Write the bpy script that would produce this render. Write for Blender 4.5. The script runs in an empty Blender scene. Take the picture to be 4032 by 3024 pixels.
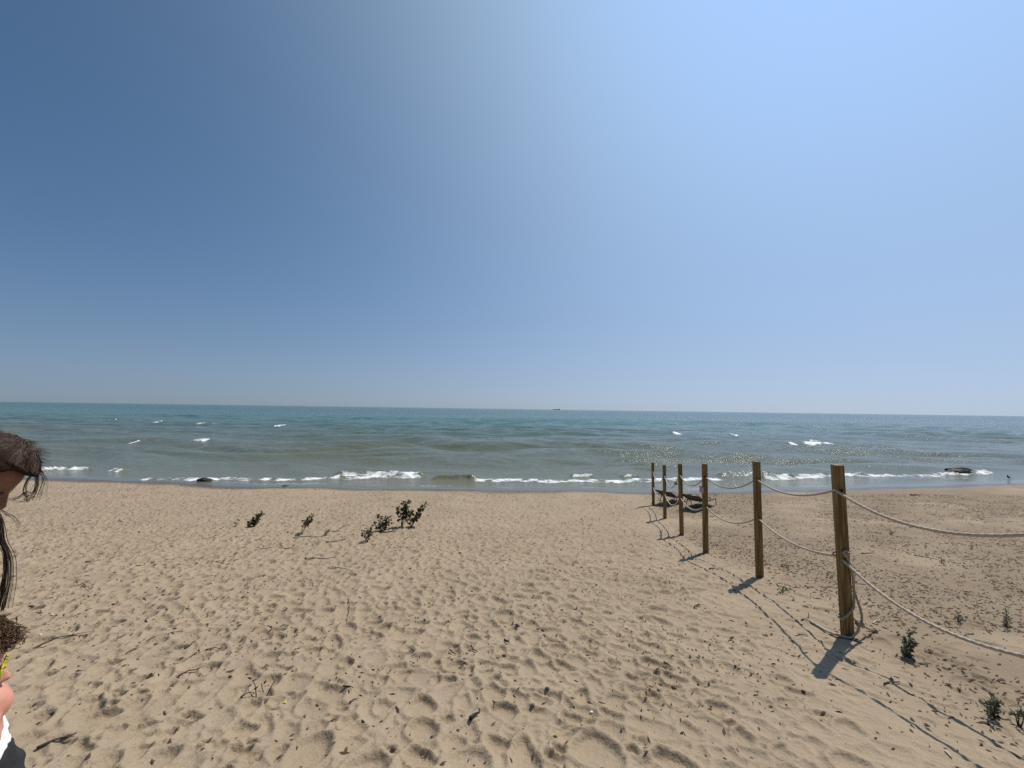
import bpy, math, random
import numpy as np
from mathutils import Vector, Matrix, Euler

random.seed(7)
rng = np.random.default_rng(11)
SC = bpy.context.scene
COL = SC.collection

# ------------------------------------------------------------------ camera
CAM_Z = 3.60                       # above the lake
F_PX, CX, CY = 1540.0, 2016.0, 1512.0
PITCH, ROLL = math.radians(3.64), math.radians(0.81)
cam_data = bpy.data.cameras.new("camera")
cam_data.sensor_width = 36.0
cam_data.lens = 36.0 * F_PX / 4032.0
cam_data.clip_start = 0.05
cam_data.clip_end = 60000.0
cam = bpy.data.objects.new("camera", cam_data)
CAM_R = Euler((math.radians(90) + PITCH, 0, 0)).to_matrix() @ Matrix.Rotation(ROLL, 3, 'Z')
cam.matrix_world = Matrix.Translation((0, 0, CAM_Z)) @ CAM_R.to_4x4()
COL.objects.link(cam)
SC.camera = cam

# ------------------------------------------------------------------ sky, sun, exposure
SUN_AZ, SUN_EL = math.radians(48.5), math.radians(56.0)     # azimuth right of +Y
SKY_LIFT, SKY_GAMMA, SKY_TINT, SKY_STRENGTH = 0.08, 1.8, (0.86, 1.02, 0.74, 1), 0.115
SKY_K = (0.280, 0.180, 0.105)
world = bpy.data.worlds.new("World")
SC.world = world
world.use_nodes = True
wn, wl = world.node_tree.nodes, world.node_tree.links
wn.clear()
sky = wn.new("ShaderNodeTexSky")
sky.sky_type = 'NISHITA'
sky.sun_disc = False
sky.sun_elevation = SUN_EL
sky.sun_rotation = SUN_AZ
sky.altitude = 0
sky.air_density = 0.6
sky.dust_density = 3.5
sky.ozone_density = 3.0
# read the sky a little above its horizon everywhere: the lake air is clear, without the brown rim
wtc = wn.new("ShaderNodeTexCoord")
wsep = wn.new("ShaderNodeSeparateXYZ"); wl.new(wtc.outputs['Generated'], wsep.inputs[0])
wma = wn.new("ShaderNodeMath"); wma.operation = 'MULTIPLY_ADD'; wma.inputs[1].default_value = 1 - SKY_LIFT; wma.inputs[2].default_value = SKY_LIFT
wab = wn.new("ShaderNodeMath"); wab.operation = 'ABSOLUTE'; wl.new(wsep.outputs[2], wab.inputs[0]); wl.new(wab.outputs[0], wma.inputs[0])
wcmb = wn.new("ShaderNodeCombineXYZ"); wl.new(wsep.outputs[0], wcmb.inputs[0]); wl.new(wsep.outputs[1], wcmb.inputs[1]); wl.new(wma.outputs[0], wcmb.inputs[2])
wnr = wn.new("ShaderNodeVectorMath"); wnr.operation = 'NORMALIZE'; wl.new(wcmb.outputs[0], wnr.inputs[0]); wl.new(wnr.outputs[0], sky.inputs[0])
wg = wn.new("ShaderNodeGamma"); wg.inputs[1].default_value = SKY_GAMMA; wl.new(sky.outputs[0], wg.inputs[0])
wt = wn.new("ShaderNodeMix"); wt.data_type = 'RGBA'; wt.blend_type = 'MULTIPLY'; wt.inputs[0].default_value = 1.0; wt.inputs[7].default_value = SKY_TINT
wl.new(wg.outputs[0], wt.inputs[6])
bg = wn.new("ShaderNodeBackground")
bg.inputs[1].default_value = SKY_STRENGTH
wo = wn.new("ShaderNodeOutputWorld")
# gentle shoulder, as the camera rolls off the bright air round the sun
wk = wn.new("ShaderNodeVectorMath"); wk.operation = 'MULTIPLY_ADD'; wk.inputs[1].default_value = SKY_K; wk.inputs[2].default_value = (1, 1, 1); wl.new(wt.outputs[2], wk.inputs[0])
wd_ = wn.new("ShaderNodeVectorMath"); wd_.operation = 'DIVIDE'; wl.new(wt.outputs[2], wd_.inputs[0]); wl.new(wk.outputs[0], wd_.inputs[1])
# summer haze: the air pales and greys towards the horizon all round
whs = wn.new("ShaderNodeHueSaturation"); whs.inputs['Saturation'].default_value = 0.42; whs.inputs['Value'].default_value = 0.94; wl.new(wd_.outputs[0], whs.inputs['Color'])
wex = wn.new("ShaderNodeMath"); wex.operation = 'MULTIPLY'; wex.inputs[1].default_value = -8.0; wl.new(wab.outputs[0], wex.inputs[0])
wep = wn.new("ShaderNodeMath"); wep.operation = 'EXPONENT'; wl.new(wex.outputs[0], wep.inputs[0])
wef = wn.new("ShaderNodeMath"); wef.operation = 'MULTIPLY'; wef.inputs[1].default_value = 0.75; wl.new(wep.outputs[0], wef.inputs[0])
whm = wn.new("ShaderNodeMix"); whm.data_type = 'RGBA'; wl.new(wef.outputs[0], whm.inputs[0]); wl.new(wd_.outputs[0], whm.inputs[6]); wl.new(whs.outputs[0], whm.inputs[7])
wl.new(whm.outputs[2], bg.inputs[0])
wl.new(bg.outputs[0], wo.inputs[0])

sun_data = bpy.data.lights.new("sun", 'SUN')
sun_data.energy = 4.3
sun_data.angle = math.radians(0.53)
sun_data.color = (1.0, 0.95, 0.87)
sun = bpy.data.objects.new("sun", sun_data)
SUN_DIR = Vector((math.sin(SUN_AZ) * math.cos(SUN_EL), math.cos(SUN_AZ) * math.cos(SUN_EL), math.sin(SUN_EL)))
sun.rotation_euler = SUN_DIR.to_track_quat('Z', 'Y').to_euler()
sun.location = (12, 10, 20)
COL.objects.link(sun)

SC.view_settings.view_transform = 'Standard'
SC.view_settings.look = 'None'
SC.view_settings.gamma = 1.0
SC.view_settings.exposure = 0.0
SC.view_settings.use_curve_mapping = False
SC.cycles.use_denoising = False
SC.cycles.max_bounces = 6
SC.cycles.sample_clamp_direct = 5.0
SC.cycles.caustics_reflective = False
SC.cycles.caustics_refractive = False

# ------------------------------------------------------------------ noise helpers (numpy)
def _hash(ix, iy, seed):
    h = (ix.astype(np.int64) * 374761393 + iy.astype(np.int64) * 668265263 + seed * 1442695041) & 0xFFFFFFFF
    h = ((h ^ (h >> 13)) * 1274126177) & 0xFFFFFFFF
    h = h ^ (h >> 16)
    return (h & 0xFFFF).astype(np.float64) / 65535.0

def vnoise(x, y, seed=0):
    x0 = np.floor(x); y0 = np.floor(y)
    fx = x - x0; fy = y - y0
    ux = fx * fx * fx * (fx * (fx * 6 - 15) + 10); uy = fy * fy * fy * (fy * (fy * 6 - 15) + 10)
    a = _hash(x0, y0, seed); b = _hash(x0 + 1, y0, seed)
    c = _hash(x0, y0 + 1, seed); d = _hash(x0 + 1, y0 + 1, seed)
    return (a * (1 - ux) + b * ux) * (1 - uy) + (c * (1 - ux) + d * ux) * uy

def fbm(x, y, seed=0, octv=4):
    s = 0; a = 0.5; t = 0
    for k in range(octv):
        s = s + a * vnoise(x, y, seed + k * 17); t += a
        x = x * 2.03 + 11.3; y = y * 2.03 + 5.7; a *= 0.5
    return s / t

def sstep(a, b, x):
    t = np.clip((x - a) / (b - a), 0, 1)
    return t * t * (3 - 2 * t)

# ------------------------------------------------------------------ beach profile
SHX = np.array([-300, -80, -40, -24.9, -16.8, -11.6, 0, 8, 17.5, 28.4, 45, 90, 300.])
SHY = np.array([75, 33, 23, 19.3, 18.3, 17.75, 17.55, 17.8, 19.4, 21.6, 25, 36, 80.])
def shore(x):
    x = np.asarray(x, float)
    return (np.interp(x - 2, SHX, SHY) + np.interp(x, SHX, SHY) * 2 + np.interp(x + 2, SHX, SHY)) / 4 + 0.45 * (vnoise(x * 0.33, x * 0 + 3.1, 5) - 0.5) + 0.16 * (vnoise(x * 1.1, x * 0 + 8.1, 6) - 0.5)
PY = np.array([-30, -8, -2, 0, 1.1, 2.4, 4.1, 6.07, 7.94, 9.9, 11.9, 13.9, 15.6, 16.8, 17.6, 20, 26, 60.])
PZ = np.array([6.0, 3.0, 2.15, 1.95, 1.80, 1.52, 1.26, 1.02, 0.745, 0.50, 0.345, 0.245, 0.165, 0.085, 0.0, -0.3, -1.0, -4])
def ground(x, y):
    x = np.asarray(x, float); y = np.asarray(y, float)
    s = shore(x)
    ye = np.where(y > 0, y * 17.6 / s, y)
    z = (np.interp(ye - .5, PY, PZ) + np.interp(ye, PY, PZ) + np.interp(ye + .5, PY, PZ)) / 3
    dry = sstep(0.02, 0.25, z)
    return z + 0.07 * (fbm(x * 0.35, y * 0.35, 3, 3) - 0.5) * dry
def fence_x(y):
    return np.interp(y, [-2, 2.1, 4.12, 6.07, 7.94, 9.9, 11.9, 13.9, 20], [3.0, 3.4, 3.53, 3.84, 3.95, 4.3, 4.6, 5.0, 6.2])

# sand relief raster: trampled footprints
RES = 0.02
RX0, RX1, RY0, RY1 = -24.0, 26.0, -1.0, 19.0
NX, NY = int((RX1 - RX0) / RES), int((RY1 - RY0) / RES)
relief = np.zeros((NY, NX), np.float32)
def stamp(cx, cy, L, W, ang, depth, rim, pw=2.6, wob=(0, 0, 0, 0)):
    ext = max(L, W) * 1.7
    i0, i1 = int((cx - ext - RX0) / RES), int((cx + ext - RX0) / RES) + 1
    j0, j1 = int((cy - ext - RY0) / RES), int((cy + ext - RY0) / RES) + 1
    if i0 < 0 or j0 < 0 or i1 >= NX or j1 >= NY: return
    X = RX0 + (np.arange(i0, i1) + .5) * RES - cx
    Y = (RY0 + (np.arange(j0, j1) + .5) * RES - cy)[:, None]
    ca, sa = math.cos(ang), math.sin(ang)
    u = (X * ca + Y * sa); v = (-X * sa + Y * ca)
    v = v + 0.25 * W * (u / L) ** 2
    r = np.sqrt((u / L) ** 2 + (v / W) ** 2)
    th = np.arctan2(v / W, u / L); r = r * (1 + wob[0] * np.sin(2 * th + wob[1]) + wob[2] * np.sin(3 * th + wob[3]))
    floor_ = -depth * np.clip(1 - r ** pw, 0, 1)
    # one deep end (the push-off toe) and a thrown-up rim
    floor_ = floor_ * (1 + 0.35 * u / L)
    rimh = rim * np.exp(-((r - 1.16) / 0.2) ** 2) * (1 + 0.5 * u / L)
    w = 1 - np.clip((r - 0.95) / 0.55, 0, 1); w = w * w * (3 - 2 * w)
    blk = relief[j0:j1, i0:i1]
    relief[j0:j1, i0:i1] = blk * (1 - 0.88 * w) + (floor_ + rimh) * (0.35 + 0.65 * np.clip(w * 1.6, 0, 1))
n_st = 66000
sx = rng.uniform(RX0 + .5, RX1 - .5, n_st); sy = rng.uniform(RY0 + .5, RY1 - .6, n_st)
so = shore(sx)
for k in range(n_st):
    x, y = sx[k], sy[k]
    fx = float(fence_x(y))
    side = x - fx
    if y > so[k] - 0.9: continue
    if side > 0.1:
        p = 0.10 if side > .7 else 0.45
        dm = 0.55
        if y > 13.5: p = .5; dm = .5
    else:
        p = 1.0 if x > -6 else 0.9; dm = 1.0
        if y > 11: dm = .75
        if side > -1.0: dm *= .6
        if side > -1.8 and y < 5.5: dm *= .62
    if rng.random() > p: continue
    a = rng.normal(1.75 if x < 0 else 2.1, .55)
    sc = rng.uniform(.6, 1.2) if rng.random() < .8 else rng.uniform(1.1, 1.6)
    dm *= .45 + 1.1 * rng.random() ** 1.5
    stamp(x, y, .098 * sc * rng.uniform(.8, 1.25), .063 * sc * rng.uniform(.85, 1.45), a, .034 * dm * min(sc, 1.1), .015 * dm, rng.uniform(1.8, 5.0), (rng.uniform(0, .14), rng.uniform(0, 6), rng.uniform(0, .12), rng.uniform(0, 6)))
relief = np.where(relief < 0, .033 * np.tanh(relief / .033), relief).astype(np.float32)
def relief_at(x, y):
    fi = (np.asarray(x) - RX0) / RES - .5; fj = (np.asarray(y) - RY0) / RES - .5
    ok = (fi > 1) & (fi < NX - 2) & (fj > 1) & (fj < NY - 2)
    fi = np.clip(fi, 1, NX - 3); fj = np.clip(fj, 1, NY - 3)
    i = fi.astype(int); j = fj.astype(int); a = fi - i; b = fj - j
    v = (relief[j, i] * (1 - a) + relief[j, i + 1] * a) * (1 - b) + (relief[j + 1, i] * (1 - a) + relief[j + 1, i + 1] * a) * b
    return np.where(ok, v, 0.0)
def sand_z(x, y):
    x = np.asarray(x, float); y = np.asarray(y, float)
    z = ground(x, y)
    dry = sstep(0.03, 0.14, z)
    z = z + relief_at(x, y) * dry
    z = z + 0.022 * (fbm(x * 2.3, y * 2.3, 21, 3) - .5) * dry
    z = z + 0.011 * (fbm(x * 9, y * 9, 31, 3) - .5) * dry
    # low wind / rake ridges on the untrodden side
    right = sstep(0.3, 1.2, x - fence_x(y))
    z = z + 0.010 * right * np.sin((y + 0.12 * x + 0.5 * fbm(x * .4, y * .4, 41, 2)) * 7.0) * fbm(x * .5, y * .9, 51, 2) * dry
    return z

# pixel of the photograph -> point on the beach (or on a level plane)
def ray(px, py):
    d = CAM_R @ Vector(((px - CX) / F_PX, -(py - CY) / F_PX, -1.0))
    return d / d.y
_ys = np.concatenate([np.arange(.6, 8, .02), np.arange(8, 40, .06)])
def on_sand(px, py, dz=0.0):
    d = ray(px, py)
    below = CAM_Z + d.z * _ys <= ground(d.x * _ys, _ys) + .09
    i = max(int(np.argmax(below)) - 1, 0)
    t = np.linspace(_ys[i], _ys[i] + 1.2 + .15 * _ys[i], 240)
    hit = CAM_Z + d.z * t <= sand_z(d.x * t, t)
    b = float(t[int(np.argmax(hit))]) if hit.any() else float(t[-1])
    return Vector((d.x * b, b, float(sand_z(d.x * b, b)) + dz))
def at_depth(px, py, y):
    d = ray(px, py)
    return Vector((d.x * y, y, CAM_Z + d.z * y))
def on_level(px, py, z=0.0):
    d = ray(px, py)
    y = (z - CAM_Z) / d.z
    return Vector((d.x * y, y, z))

# ------------------------------------------------------------------ materials
def mat(name):
    m = bpy.data.materials.new(name); m.use_nodes = True
    nt = m.node_tree; nt.nodes.clear()
    out = nt.nodes.new("ShaderNodeOutputMaterial")
    b = nt.nodes.new("ShaderNodeBsdfPrincipled")
    nt.links.new(b.outputs[0], out.inputs[0])
    return m, nt, b
def nd(nt, typ, **kw):
    n = nt.nodes.new(typ)
    for k, v in kw.items():
        if k.startswith('i_'):
            key = k[2:]
            key = int(key) if key.isdigit() else key.replace('_', ' ')
            n.inputs[key].default_value = v
        else: setattr(n, k, v)
    return n
def ramp(nt, stops):
    r = nt.nodes.new("ShaderNodeValToRGB"); e = r.color_ramp.elements
    while len(e) < len(stops): e.new(0.5)
    for el, (p, c) in zip(e, stops):
        el.position = p; el.color = (*c, 1) if len(c) == 3 else c
    return r
def simple(name, c0, c1, scale=8, rough=.8, bump=.3, stretch=(1, 1, 1), detail=6, coord='Object', dist=.004, spec=.3):
    m, nt, b = mat(name)
    tc = nd(nt, "ShaderNodeTexCoord"); mp = nd(nt, "ShaderNodeMapping"); mp.inputs['Scale'].default_value = stretch
    nt.links.new(tc.outputs[coord], mp.inputs[0])
    n = nd(nt, "ShaderNodeTexNoise", i_Scale=scale, i_Detail=detail, i_Roughness=.6)
    nt.links.new(mp.outputs[0], n.inputs[0])
    r = ramp(nt, [(.3, c0), (.7, c1)])
    nt.links.new(n.outputs[0], r.inputs[0]); nt.links.new(r.outputs[0], b.inputs['Base Color'])
    b.inputs['Roughness'].default_value = rough
    b.inputs['Specular IOR Level'].default_value = spec
    if bump:
        bp = nd(nt, "ShaderNodeBump", i_Strength=bump, i_Distance=dist)
        nt.links.new(n.outputs[0], bp.inputs['Height']); nt.links.new(bp.outputs[0], b.inputs['Normal'])
    return m

def make_sand():
    m, nt, b = mat("beach_sand"); L = nt.links.new
    tc = nd(nt, "ShaderNodeTexCoord")
    n1 = nd(nt, "ShaderNodeTexNoise", i_Scale=0.9, i_Detail=8, i_Roughness=.65); L(tc.outputs['Object'], n1.inputs[0])
    n2 = nd(nt, "ShaderNodeTexNoise", i_Scale=170, i_Detail=5, i_Roughness=.75); L(tc.outputs['Object'], n2.inputs[0])
    r1 = ramp(nt, [(.3, (.290, .220, .147)), (.7, (.352, .272, .184))]); L(n1.outputs[0], r1.inputs[0])
    r2 = ramp(nt, [(.32, (.62, .60, .58)), (.5, (1, 1, 1)), (.72, (1.18, 1.17, 1.15))]); L(n2.outputs[0], r2.inputs[0])
    mx = nd(nt, "ShaderNodeMix", data_type='RGBA', blend_type='MULTIPLY'); mx.inputs[0].default_value = .8
    L(r1.outputs[0], mx.inputs[6]); L(r2.outputs[0], mx.inputs[7])
    zt = nd(nt, "ShaderNodeAttribute", attribute_name="litterzone")
    zm = nd(nt, "ShaderNodeMix", data_type='RGBA', blend_type='MULTIPLY'); zm.inputs[7].default_value = (.745, .728, .712, 1)
    L(zt.outputs['Fac'], zm.inputs[0]); L(mx.outputs[2], zm.inputs[6])
    at = nd(nt, "ShaderNodeAttribute", attribute_name="wet")
    wm = nd(nt, "ShaderNodeMix", data_type='RGBA'); wm.inputs[7].default_value = (.105, .078, .056, 1)
    L(at.outputs['Fac'], wm.inputs[0]); L(zm.outputs[2], wm.inputs[6])
    L(wm.outputs[2], b.inputs['Base Color'])
    rr = nd(nt, "ShaderNodeMapRange"); rr.inputs[3].default_value = .95; rr.inputs[4].default_value = .28
    L(at.outputs['Fac'], rr.inputs[0]); L(rr.outputs[0], b.inputs['Roughness'])
    b.inputs['Specular IOR Level'].default_value = .25
    n3 = nd(nt, "ShaderNodeTexNoise", i_Scale=34, i_Detail=4, i_Roughness=.6); L(tc.outputs['Object'], n3.inputs[0])
    b1 = nd(nt, "ShaderNodeBump", i_Strength=.7, i_Distance=.018); L(n3.outputs[0], b1.inputs['Height'])
    b2 = nd(nt, "ShaderNodeBump", i_Strength=.5, i_Distance=.002); L(n2.outputs[0], b2.inputs['Height']); L(b1.outputs[0], b2.inputs['Normal'])
    L(b2.outputs[0], b.inputs['Normal'])
    return m
M_SAND = make_sand()

def make_water():
    m, nt, b = mat("lake_water"); L = nt.links.new
    tc = nd(nt, "ShaderNodeTexCoord")
    off = nd(nt, "ShaderNodeAttribute", attribute_name="offshore")
    foam = nd(nt, "ShaderNodeAttribute", attribute_name="foam")
    mpw = nd(nt, "ShaderNodeMapping"); mpw.inputs['Scale'].default_value = (.006, .03, 1); L(tc.outputs['Object'], mpw.inputs[0])
    pn = nd(nt, "ShaderNodeTexNoise", i_Scale=1, i_Detail=3); L(mpw.outputs[0], pn.inputs[0])
    add = nd(nt, "ShaderNodeMath", operation='MULTIPLY_ADD'); add.inputs[1].default_value = .14; L(pn.outputs[0], add.inputs[0]); L(off.outputs['Fac'], add.inputs[2])
    r = ramp(nt, [(.20, (.140, .138, .092)), (.60, (.104, .120, .084)), (.76, (.056, .108, .082)), (.88, (.016, .104, .088)), (1.0, (.006, .070, .070))])
    L(add.outputs[0], r.inputs[0])
    fn = nd(nt, "ShaderNodeTexNoise", i_Scale=7, i_Detail=8, i_Roughness=.8); L(tc.outputs['Object'], fn.inputs[0])
    fr = nd(nt, "ShaderNodeMath", operation='MULTIPLY_ADD'); fr.inputs[1].default_value = 1.4; fr.inputs[2].default_value = -.7; L(fn.outputs[0], fr.inputs[0])
    fs = nd(nt, "ShaderNodeMath", operation='ADD'); L(foam.outputs['Fac'], fs.inputs[0]); L(fr.outputs[0], fs.inputs[1])
    fm = nd(nt, "ShaderNodeMapRange"); fm.inputs[1].default_value = .38; fm.inputs[2].default_value = .80; L(fs.outputs[0], fm.inputs[0])
    mx = nd(nt, "ShaderNodeMix", data_type='RGBA'); mx.inputs[7].default_value = (.78, .79, .78, 1)
    L(fm.outputs[0], mx.inputs[0]); L(r.outputs[0], mx.inputs[6]); L(mx.outputs[2], b.inputs['Base Color'])
    rr = nd(nt, "ShaderNodeMapRange"); rr.inputs[3].default_value = .10; rr.inputs[4].default_value = .8; L(fm.outputs[0], rr.inputs[0]); L(rr.outputs[0], b.inputs['Roughness'])
    sl = nd(nt, "ShaderNodeMapRange"); sl.inputs[1].default_value = .45; sl.inputs[2].default_value = .95; sl.inputs[3].default_value = .26; sl.inputs[4].default_value = .09
    L(off.outputs['Fac'], sl.inputs[0]); L(sl.outputs[0], b.inputs['Specular IOR Level'])   # far waves hide each other's mirror slopes
    b.inputs['IOR'].default_value = 1.333; b.inputs['Specular IOR Level'].default_value = .24
    # wind ripples: relief finer than the mesh
    mp1 = nd(nt, "ShaderNodeMapping"); mp1.inputs['Scale'].default_value = (1.0, 1.7, 1); mp1.inputs['Rotation'].default_value = (0, 0, .25); L(tc.outputs['Object'], mp1.inputs[0])
    w1 = nd(nt, "ShaderNodeTexNoise", i_Scale=1.5, i_Detail=5, i_Roughness=.62); L(mp1.outputs[0], w1.inputs[0])
    w2 = nd(nt, "ShaderNodeTexNoise", i_Scale=.33, i_Detail=3, i_Roughness=.5); L(mp1.outputs[0], w2.inputs[0])
    rip = nd(nt, "ShaderNodeAttribute", attribute_name="ripple")
    b1 = nd(nt, "ShaderNodeBump", i_Distance=.40); L(w1.outputs[0], b1.inputs['Height']); L(rip.outputs['Fac'], b1.inputs['Strength'])
    far = nd(nt, "ShaderNodeAttribute", attribute_name="farswell")
    b2 = nd(nt, "ShaderNodeBump", i_Distance=1.2); L(w2.outputs[0], b2.inputs['Height']); L(far.outputs['Fac'], b2.inputs['Strength']); L(b1.outputs[0], b2.inputs['Normal'])
    L(b2.outputs[0], b.inputs['Normal'])
    return m
M_WATER = make_water()

def make_wood():
    m, nt, b = mat("treated_pine"); L = nt.links.new
    tc = nd(nt, "ShaderNodeTexCoord")
    oi = nd(nt, "ShaderNodeObjectInfo")
    mp = nd(nt, "ShaderNodeMapping"); mp.inputs['Scale'].default_value = (26, 26, 1.1); L(tc.outputs['Object'], mp.inputs[0])
    n = nd(nt, "ShaderNodeTexNoise", noise_dimensions='4D', i_Scale=1.0, i_Detail=4, i_Roughness=.55, i_Distortion=.6); L(mp.outputs[0], n.inputs[0]); L(oi.outputs['Random'], n.inputs['W'])
    w = nd(nt, "ShaderNodeMath", operation='MULTIPLY'); w.inputs[1].default_value = 26; L(n.outputs[0], w.inputs[0])
    s = nd(nt, "ShaderNodeMath", operation='SINE'); L(w.outputs[0], s.inputs[0])
    h = nd(nt, "ShaderNodeMapRange"); h.inputs[1].default_value = -1; L(s.outputs[0], h.inputs[0])
    r = ramp(nt, [(.0, (.125, .075, .022)), (.45, (.200, .127, .043)), (1, (.265, .180, .074))]); L(h.outputs[0], r.inputs[0])
    mp2 = nd(nt, "ShaderNodeMapping"); mp2.inputs['Scale'].default_value = (9, 9, 2.4); L(tc.outputs['Object'], mp2.inputs[0])
    v = nd(nt, "ShaderNodeTexVoronoi", i_Scale=1.0); L(mp2.outputs[0], v.inputs[0])
    kn = nd(nt, "ShaderNodeMapRange"); kn.inputs[1].default_value = .05; kn.inputs[2].default_value = .15; kn.inputs[3].default_value = .35; kn.inputs[4].default_value = 1; L(v.outputs[0], kn.inputs[0])
    n2 = nd(nt, "ShaderNodeTexNoise", i_Scale=4, i_Detail=5); L(tc.outputs['Object'], n2.inputs[0])
    r2 = ramp(nt, [(.3, (.78, .78, .78)), (.7, (1.1, 1.1, 1.08))]); L(n2.outputs[0], r2.inputs[0])
    mx = nd(nt, "ShaderNodeMix", data_type='RGBA', blend_type='MULTIPLY'); mx.inputs[0].default_value = 1; L(r.outputs[0], mx.inputs[6]); L(r2.outputs[0], mx.inputs[7])
    mk = nd(nt, "ShaderNodeMix", data_type='RGBA', blend_type='MULTIPLY'); mk.inputs[0].default_value = 1; L(mx.outputs[2], mk.inputs[6]); L(kn.outputs[0], mk.inputs[7])
    L(mk.outputs[2], b.inputs['Base Color'])
    b.inputs['Roughness'].default_value = .72; b.inputs['Specular IOR Level'].default_value = .3
    bp = nd(nt, "ShaderNodeBump", i_Strength=.25, i_Distance=.003); L(h.outputs[0], bp.inputs['Height']); L(bp.outputs[0], b.inputs['Normal'])
    return m
M_WOOD = make_wood()
M_ROPE = simple("rope_fibre", (.36, .30, .225), (.54, .475, .375), 160, .85, .4, dist=.002)
M_OLDROPE = simple("weathered_rope", (.26, .20, .14), (.44, .36, .26), 160, .9, .4, dist=.002)
M_HOLE = simple("drilled_hole", (.03, .02, .01), (.05, .03, .015), 30, .9, 0)
M_FRAME = simple("chair_frame_paint", (.018, .014, .012), (.035, .028, .022), 30, .45, .1)
M_SLING = simple("chair_sling_mesh", (.115, .085, .058), (.16, .12, .085), 260, .8, .4, dist=.002)
M_STICK = simple("driftwood_bark", (.045, .026, .020), (.105, .066, .048), 30, .9, .6)
M_PALE = simple("bleached_driftwood", (.45, .40, .34), (.65, .60, .52), 40, .9, .4)
M_CHAR = simple("charred_wood", (.012, .010, .010), (.035, .028, .026), 60, .85, .6)
M_LITTER = simple("bark_litter", (.042, .026, .017), (.115, .073, .046), 9, .9, .3)
M_STONE = simple("dark_wet_stone", (.016, .013, .010), (.050, .042, .033), 5, .7, .8, dist=.03, spec=.3)
M_PEBBLE = simple("grey_pebble", (.06, .055, .055), (.12, .11, .10), 40, .6, .3)
M_WHITE = simple("white_shell", (.72, .70, .66), (.82, .80, .76), 40, .5, .2)
M_YELLOW = simple("yellow_leaf_skin", (.50, .36, .03), (.66, .50, .06), 30, .6, .2)
M_SIGN = simple("sign_plate_print", (.52, .40, .42), (.62, .50, .52), 60, .5, .05)
M_SIGNRED = simple("sign_red_print", (.22, .03, .05), (.30, .05, .07), 60, .5, .05)
M_HULL = simple("ship_hull_paint", (.05, .06, .075), (.07, .08, .095), .2, .6, 0)
M_BIRD = simple("dark_plumage", (.025, .023, .022), (.06, .055, .05), 30, .8, .2)
def leaf_mat(name, c0, c1, trans):
    m = simple(name, c0, c1, 20, .55, .2)
    nt = m.node_tree; b = [n for n in nt.nodes if n.type == 'BSDF_PRINCIPLED'][0]; out = [n for n in nt.nodes if n.type == 'OUTPUT_MATERIAL'][0]
    col = b.inputs['Base Color'].links[0].from_socket
    t = nd(nt, "ShaderNodeBsdfTranslucent"); nt.links.new(col, t.inputs[0])
    ms = nd(nt, "ShaderNodeMixShader"); ms.inputs[0].default_value = trans
    nt.links.new(b.outputs[0], ms.inputs[1]); nt.links.new(t.outputs[0], ms.inputs[2]); nt.links.new(ms.outputs[0], out.inputs[0])
    return m
M_LEAF = leaf_mat("cottonwood_leaf", (.045, .045, .018), (.105, .098, .040), .35)
M_DRYLEAF = leaf_mat("dry_cottonwood_leaf", (.055, .038, .018), (.11, .078, .036), .25)
M_WEED = leaf_mat("grey_green_leaf", (.085, .098, .052), (.15, .165, .098), .25)
M_STEM = simple("young_stem", (.06, .035, .022), (.11, .066, .045), 40, .8, .3)

# ------------------------------------------------------------------ object helpers
def mesh(name, verts, faces, m=None, smooth=False):
    me = bpy.data.meshes.new(name)
    me.from_pydata([tuple(v) for v in verts], [], faces)
    me.validate()
    if smooth: me.polygons.foreach_set('use_smooth', [True] * len(me.polygons))
    if m:
        for x in (m if isinstance(m, (list, tuple)) else [m]): me.materials.append(x)
    return me
def link(name, me, parent=None, loc=None, rot=None):
    o = bpy.data.objects.new(name, me); COL.objects.link(o)
    if parent: o.parent = parent
    if loc is not None: o.location = loc
    if rot is not None: o.rotation_euler = rot
    return o
def tag(o, label, cat, group=None):
    o['label'] = label; o['category'] = cat
    if group: o['group'] = group
    return o
class MB:
    def __init__(s): s.v = []; s.f = []
    def add(s, v, f):
        k = len(s.v); s.v += [Vector(p) for p in v]; s.f += [tuple(i + k for i in q) for q in f]
    def tube(s, pts, rad, sides=6, cap=True):
        pts = [Vector(p) for p in pts]; n = len(pts)
        if not hasattr(rad, '__len__'): rad = [rad] * n
        k = len(s.v); up = Vector((0, 0, 1)); prev = None
        for i, p in enumerate(pts):
            t = (pts[min(i + 1, n - 1)] - pts[max(i - 1, 0)]).normalized()
            if prev is None:
                a = t.cross(up)
                if a.length < .1: a = t.cross(Vector((1, 0, 0)))
            else: a = prev - t * prev.dot(t)
            a.normalize(); prev = a; b = t.cross(a)
            for j in range(sides):
                q = 2 * math.pi * j / sides
                s.v.append(p + (a * math.cos(q) + b * math.sin(q)) * rad[i])
        for i in range(n - 1):
            for j in range(sides):
                j2 = (j + 1) % sides
                s.f.append((k + i * sides + j, k + i * sides + j2, k + (i + 1) * sides + j2, k + (i + 1) * sides + j))
        if cap:
            s.f.append(tuple(k + j for j in reversed(range(sides)))); s.f.append(tuple(k + (n - 1) * sides + j for j in range(sides)))
    def box(s, c, ax, ay, az):
        c, ax, ay, az = map(Vector, (c, ax, ay, az))
        v = [c + ax * i + ay * j + az * k for k in (-1, 1) for j in (-1, 1) for i in (-1, 1)]
        s.add(v, [(0, 2, 3, 1), (4, 5, 7, 6), (0, 1, 5, 4), (2, 6, 7, 3), (0, 4, 6, 2), (1, 3, 7, 5)])
    def build(s, name, m, parent=None, smooth=True, origin=None):
        o0 = Vector(origin) if origin is not None else Vector((0, 0, 0))
        o = link(name, mesh(name, s.v, s.f, m, smooth), parent)
        if origin is not None: o.location = o0
        return o
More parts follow.
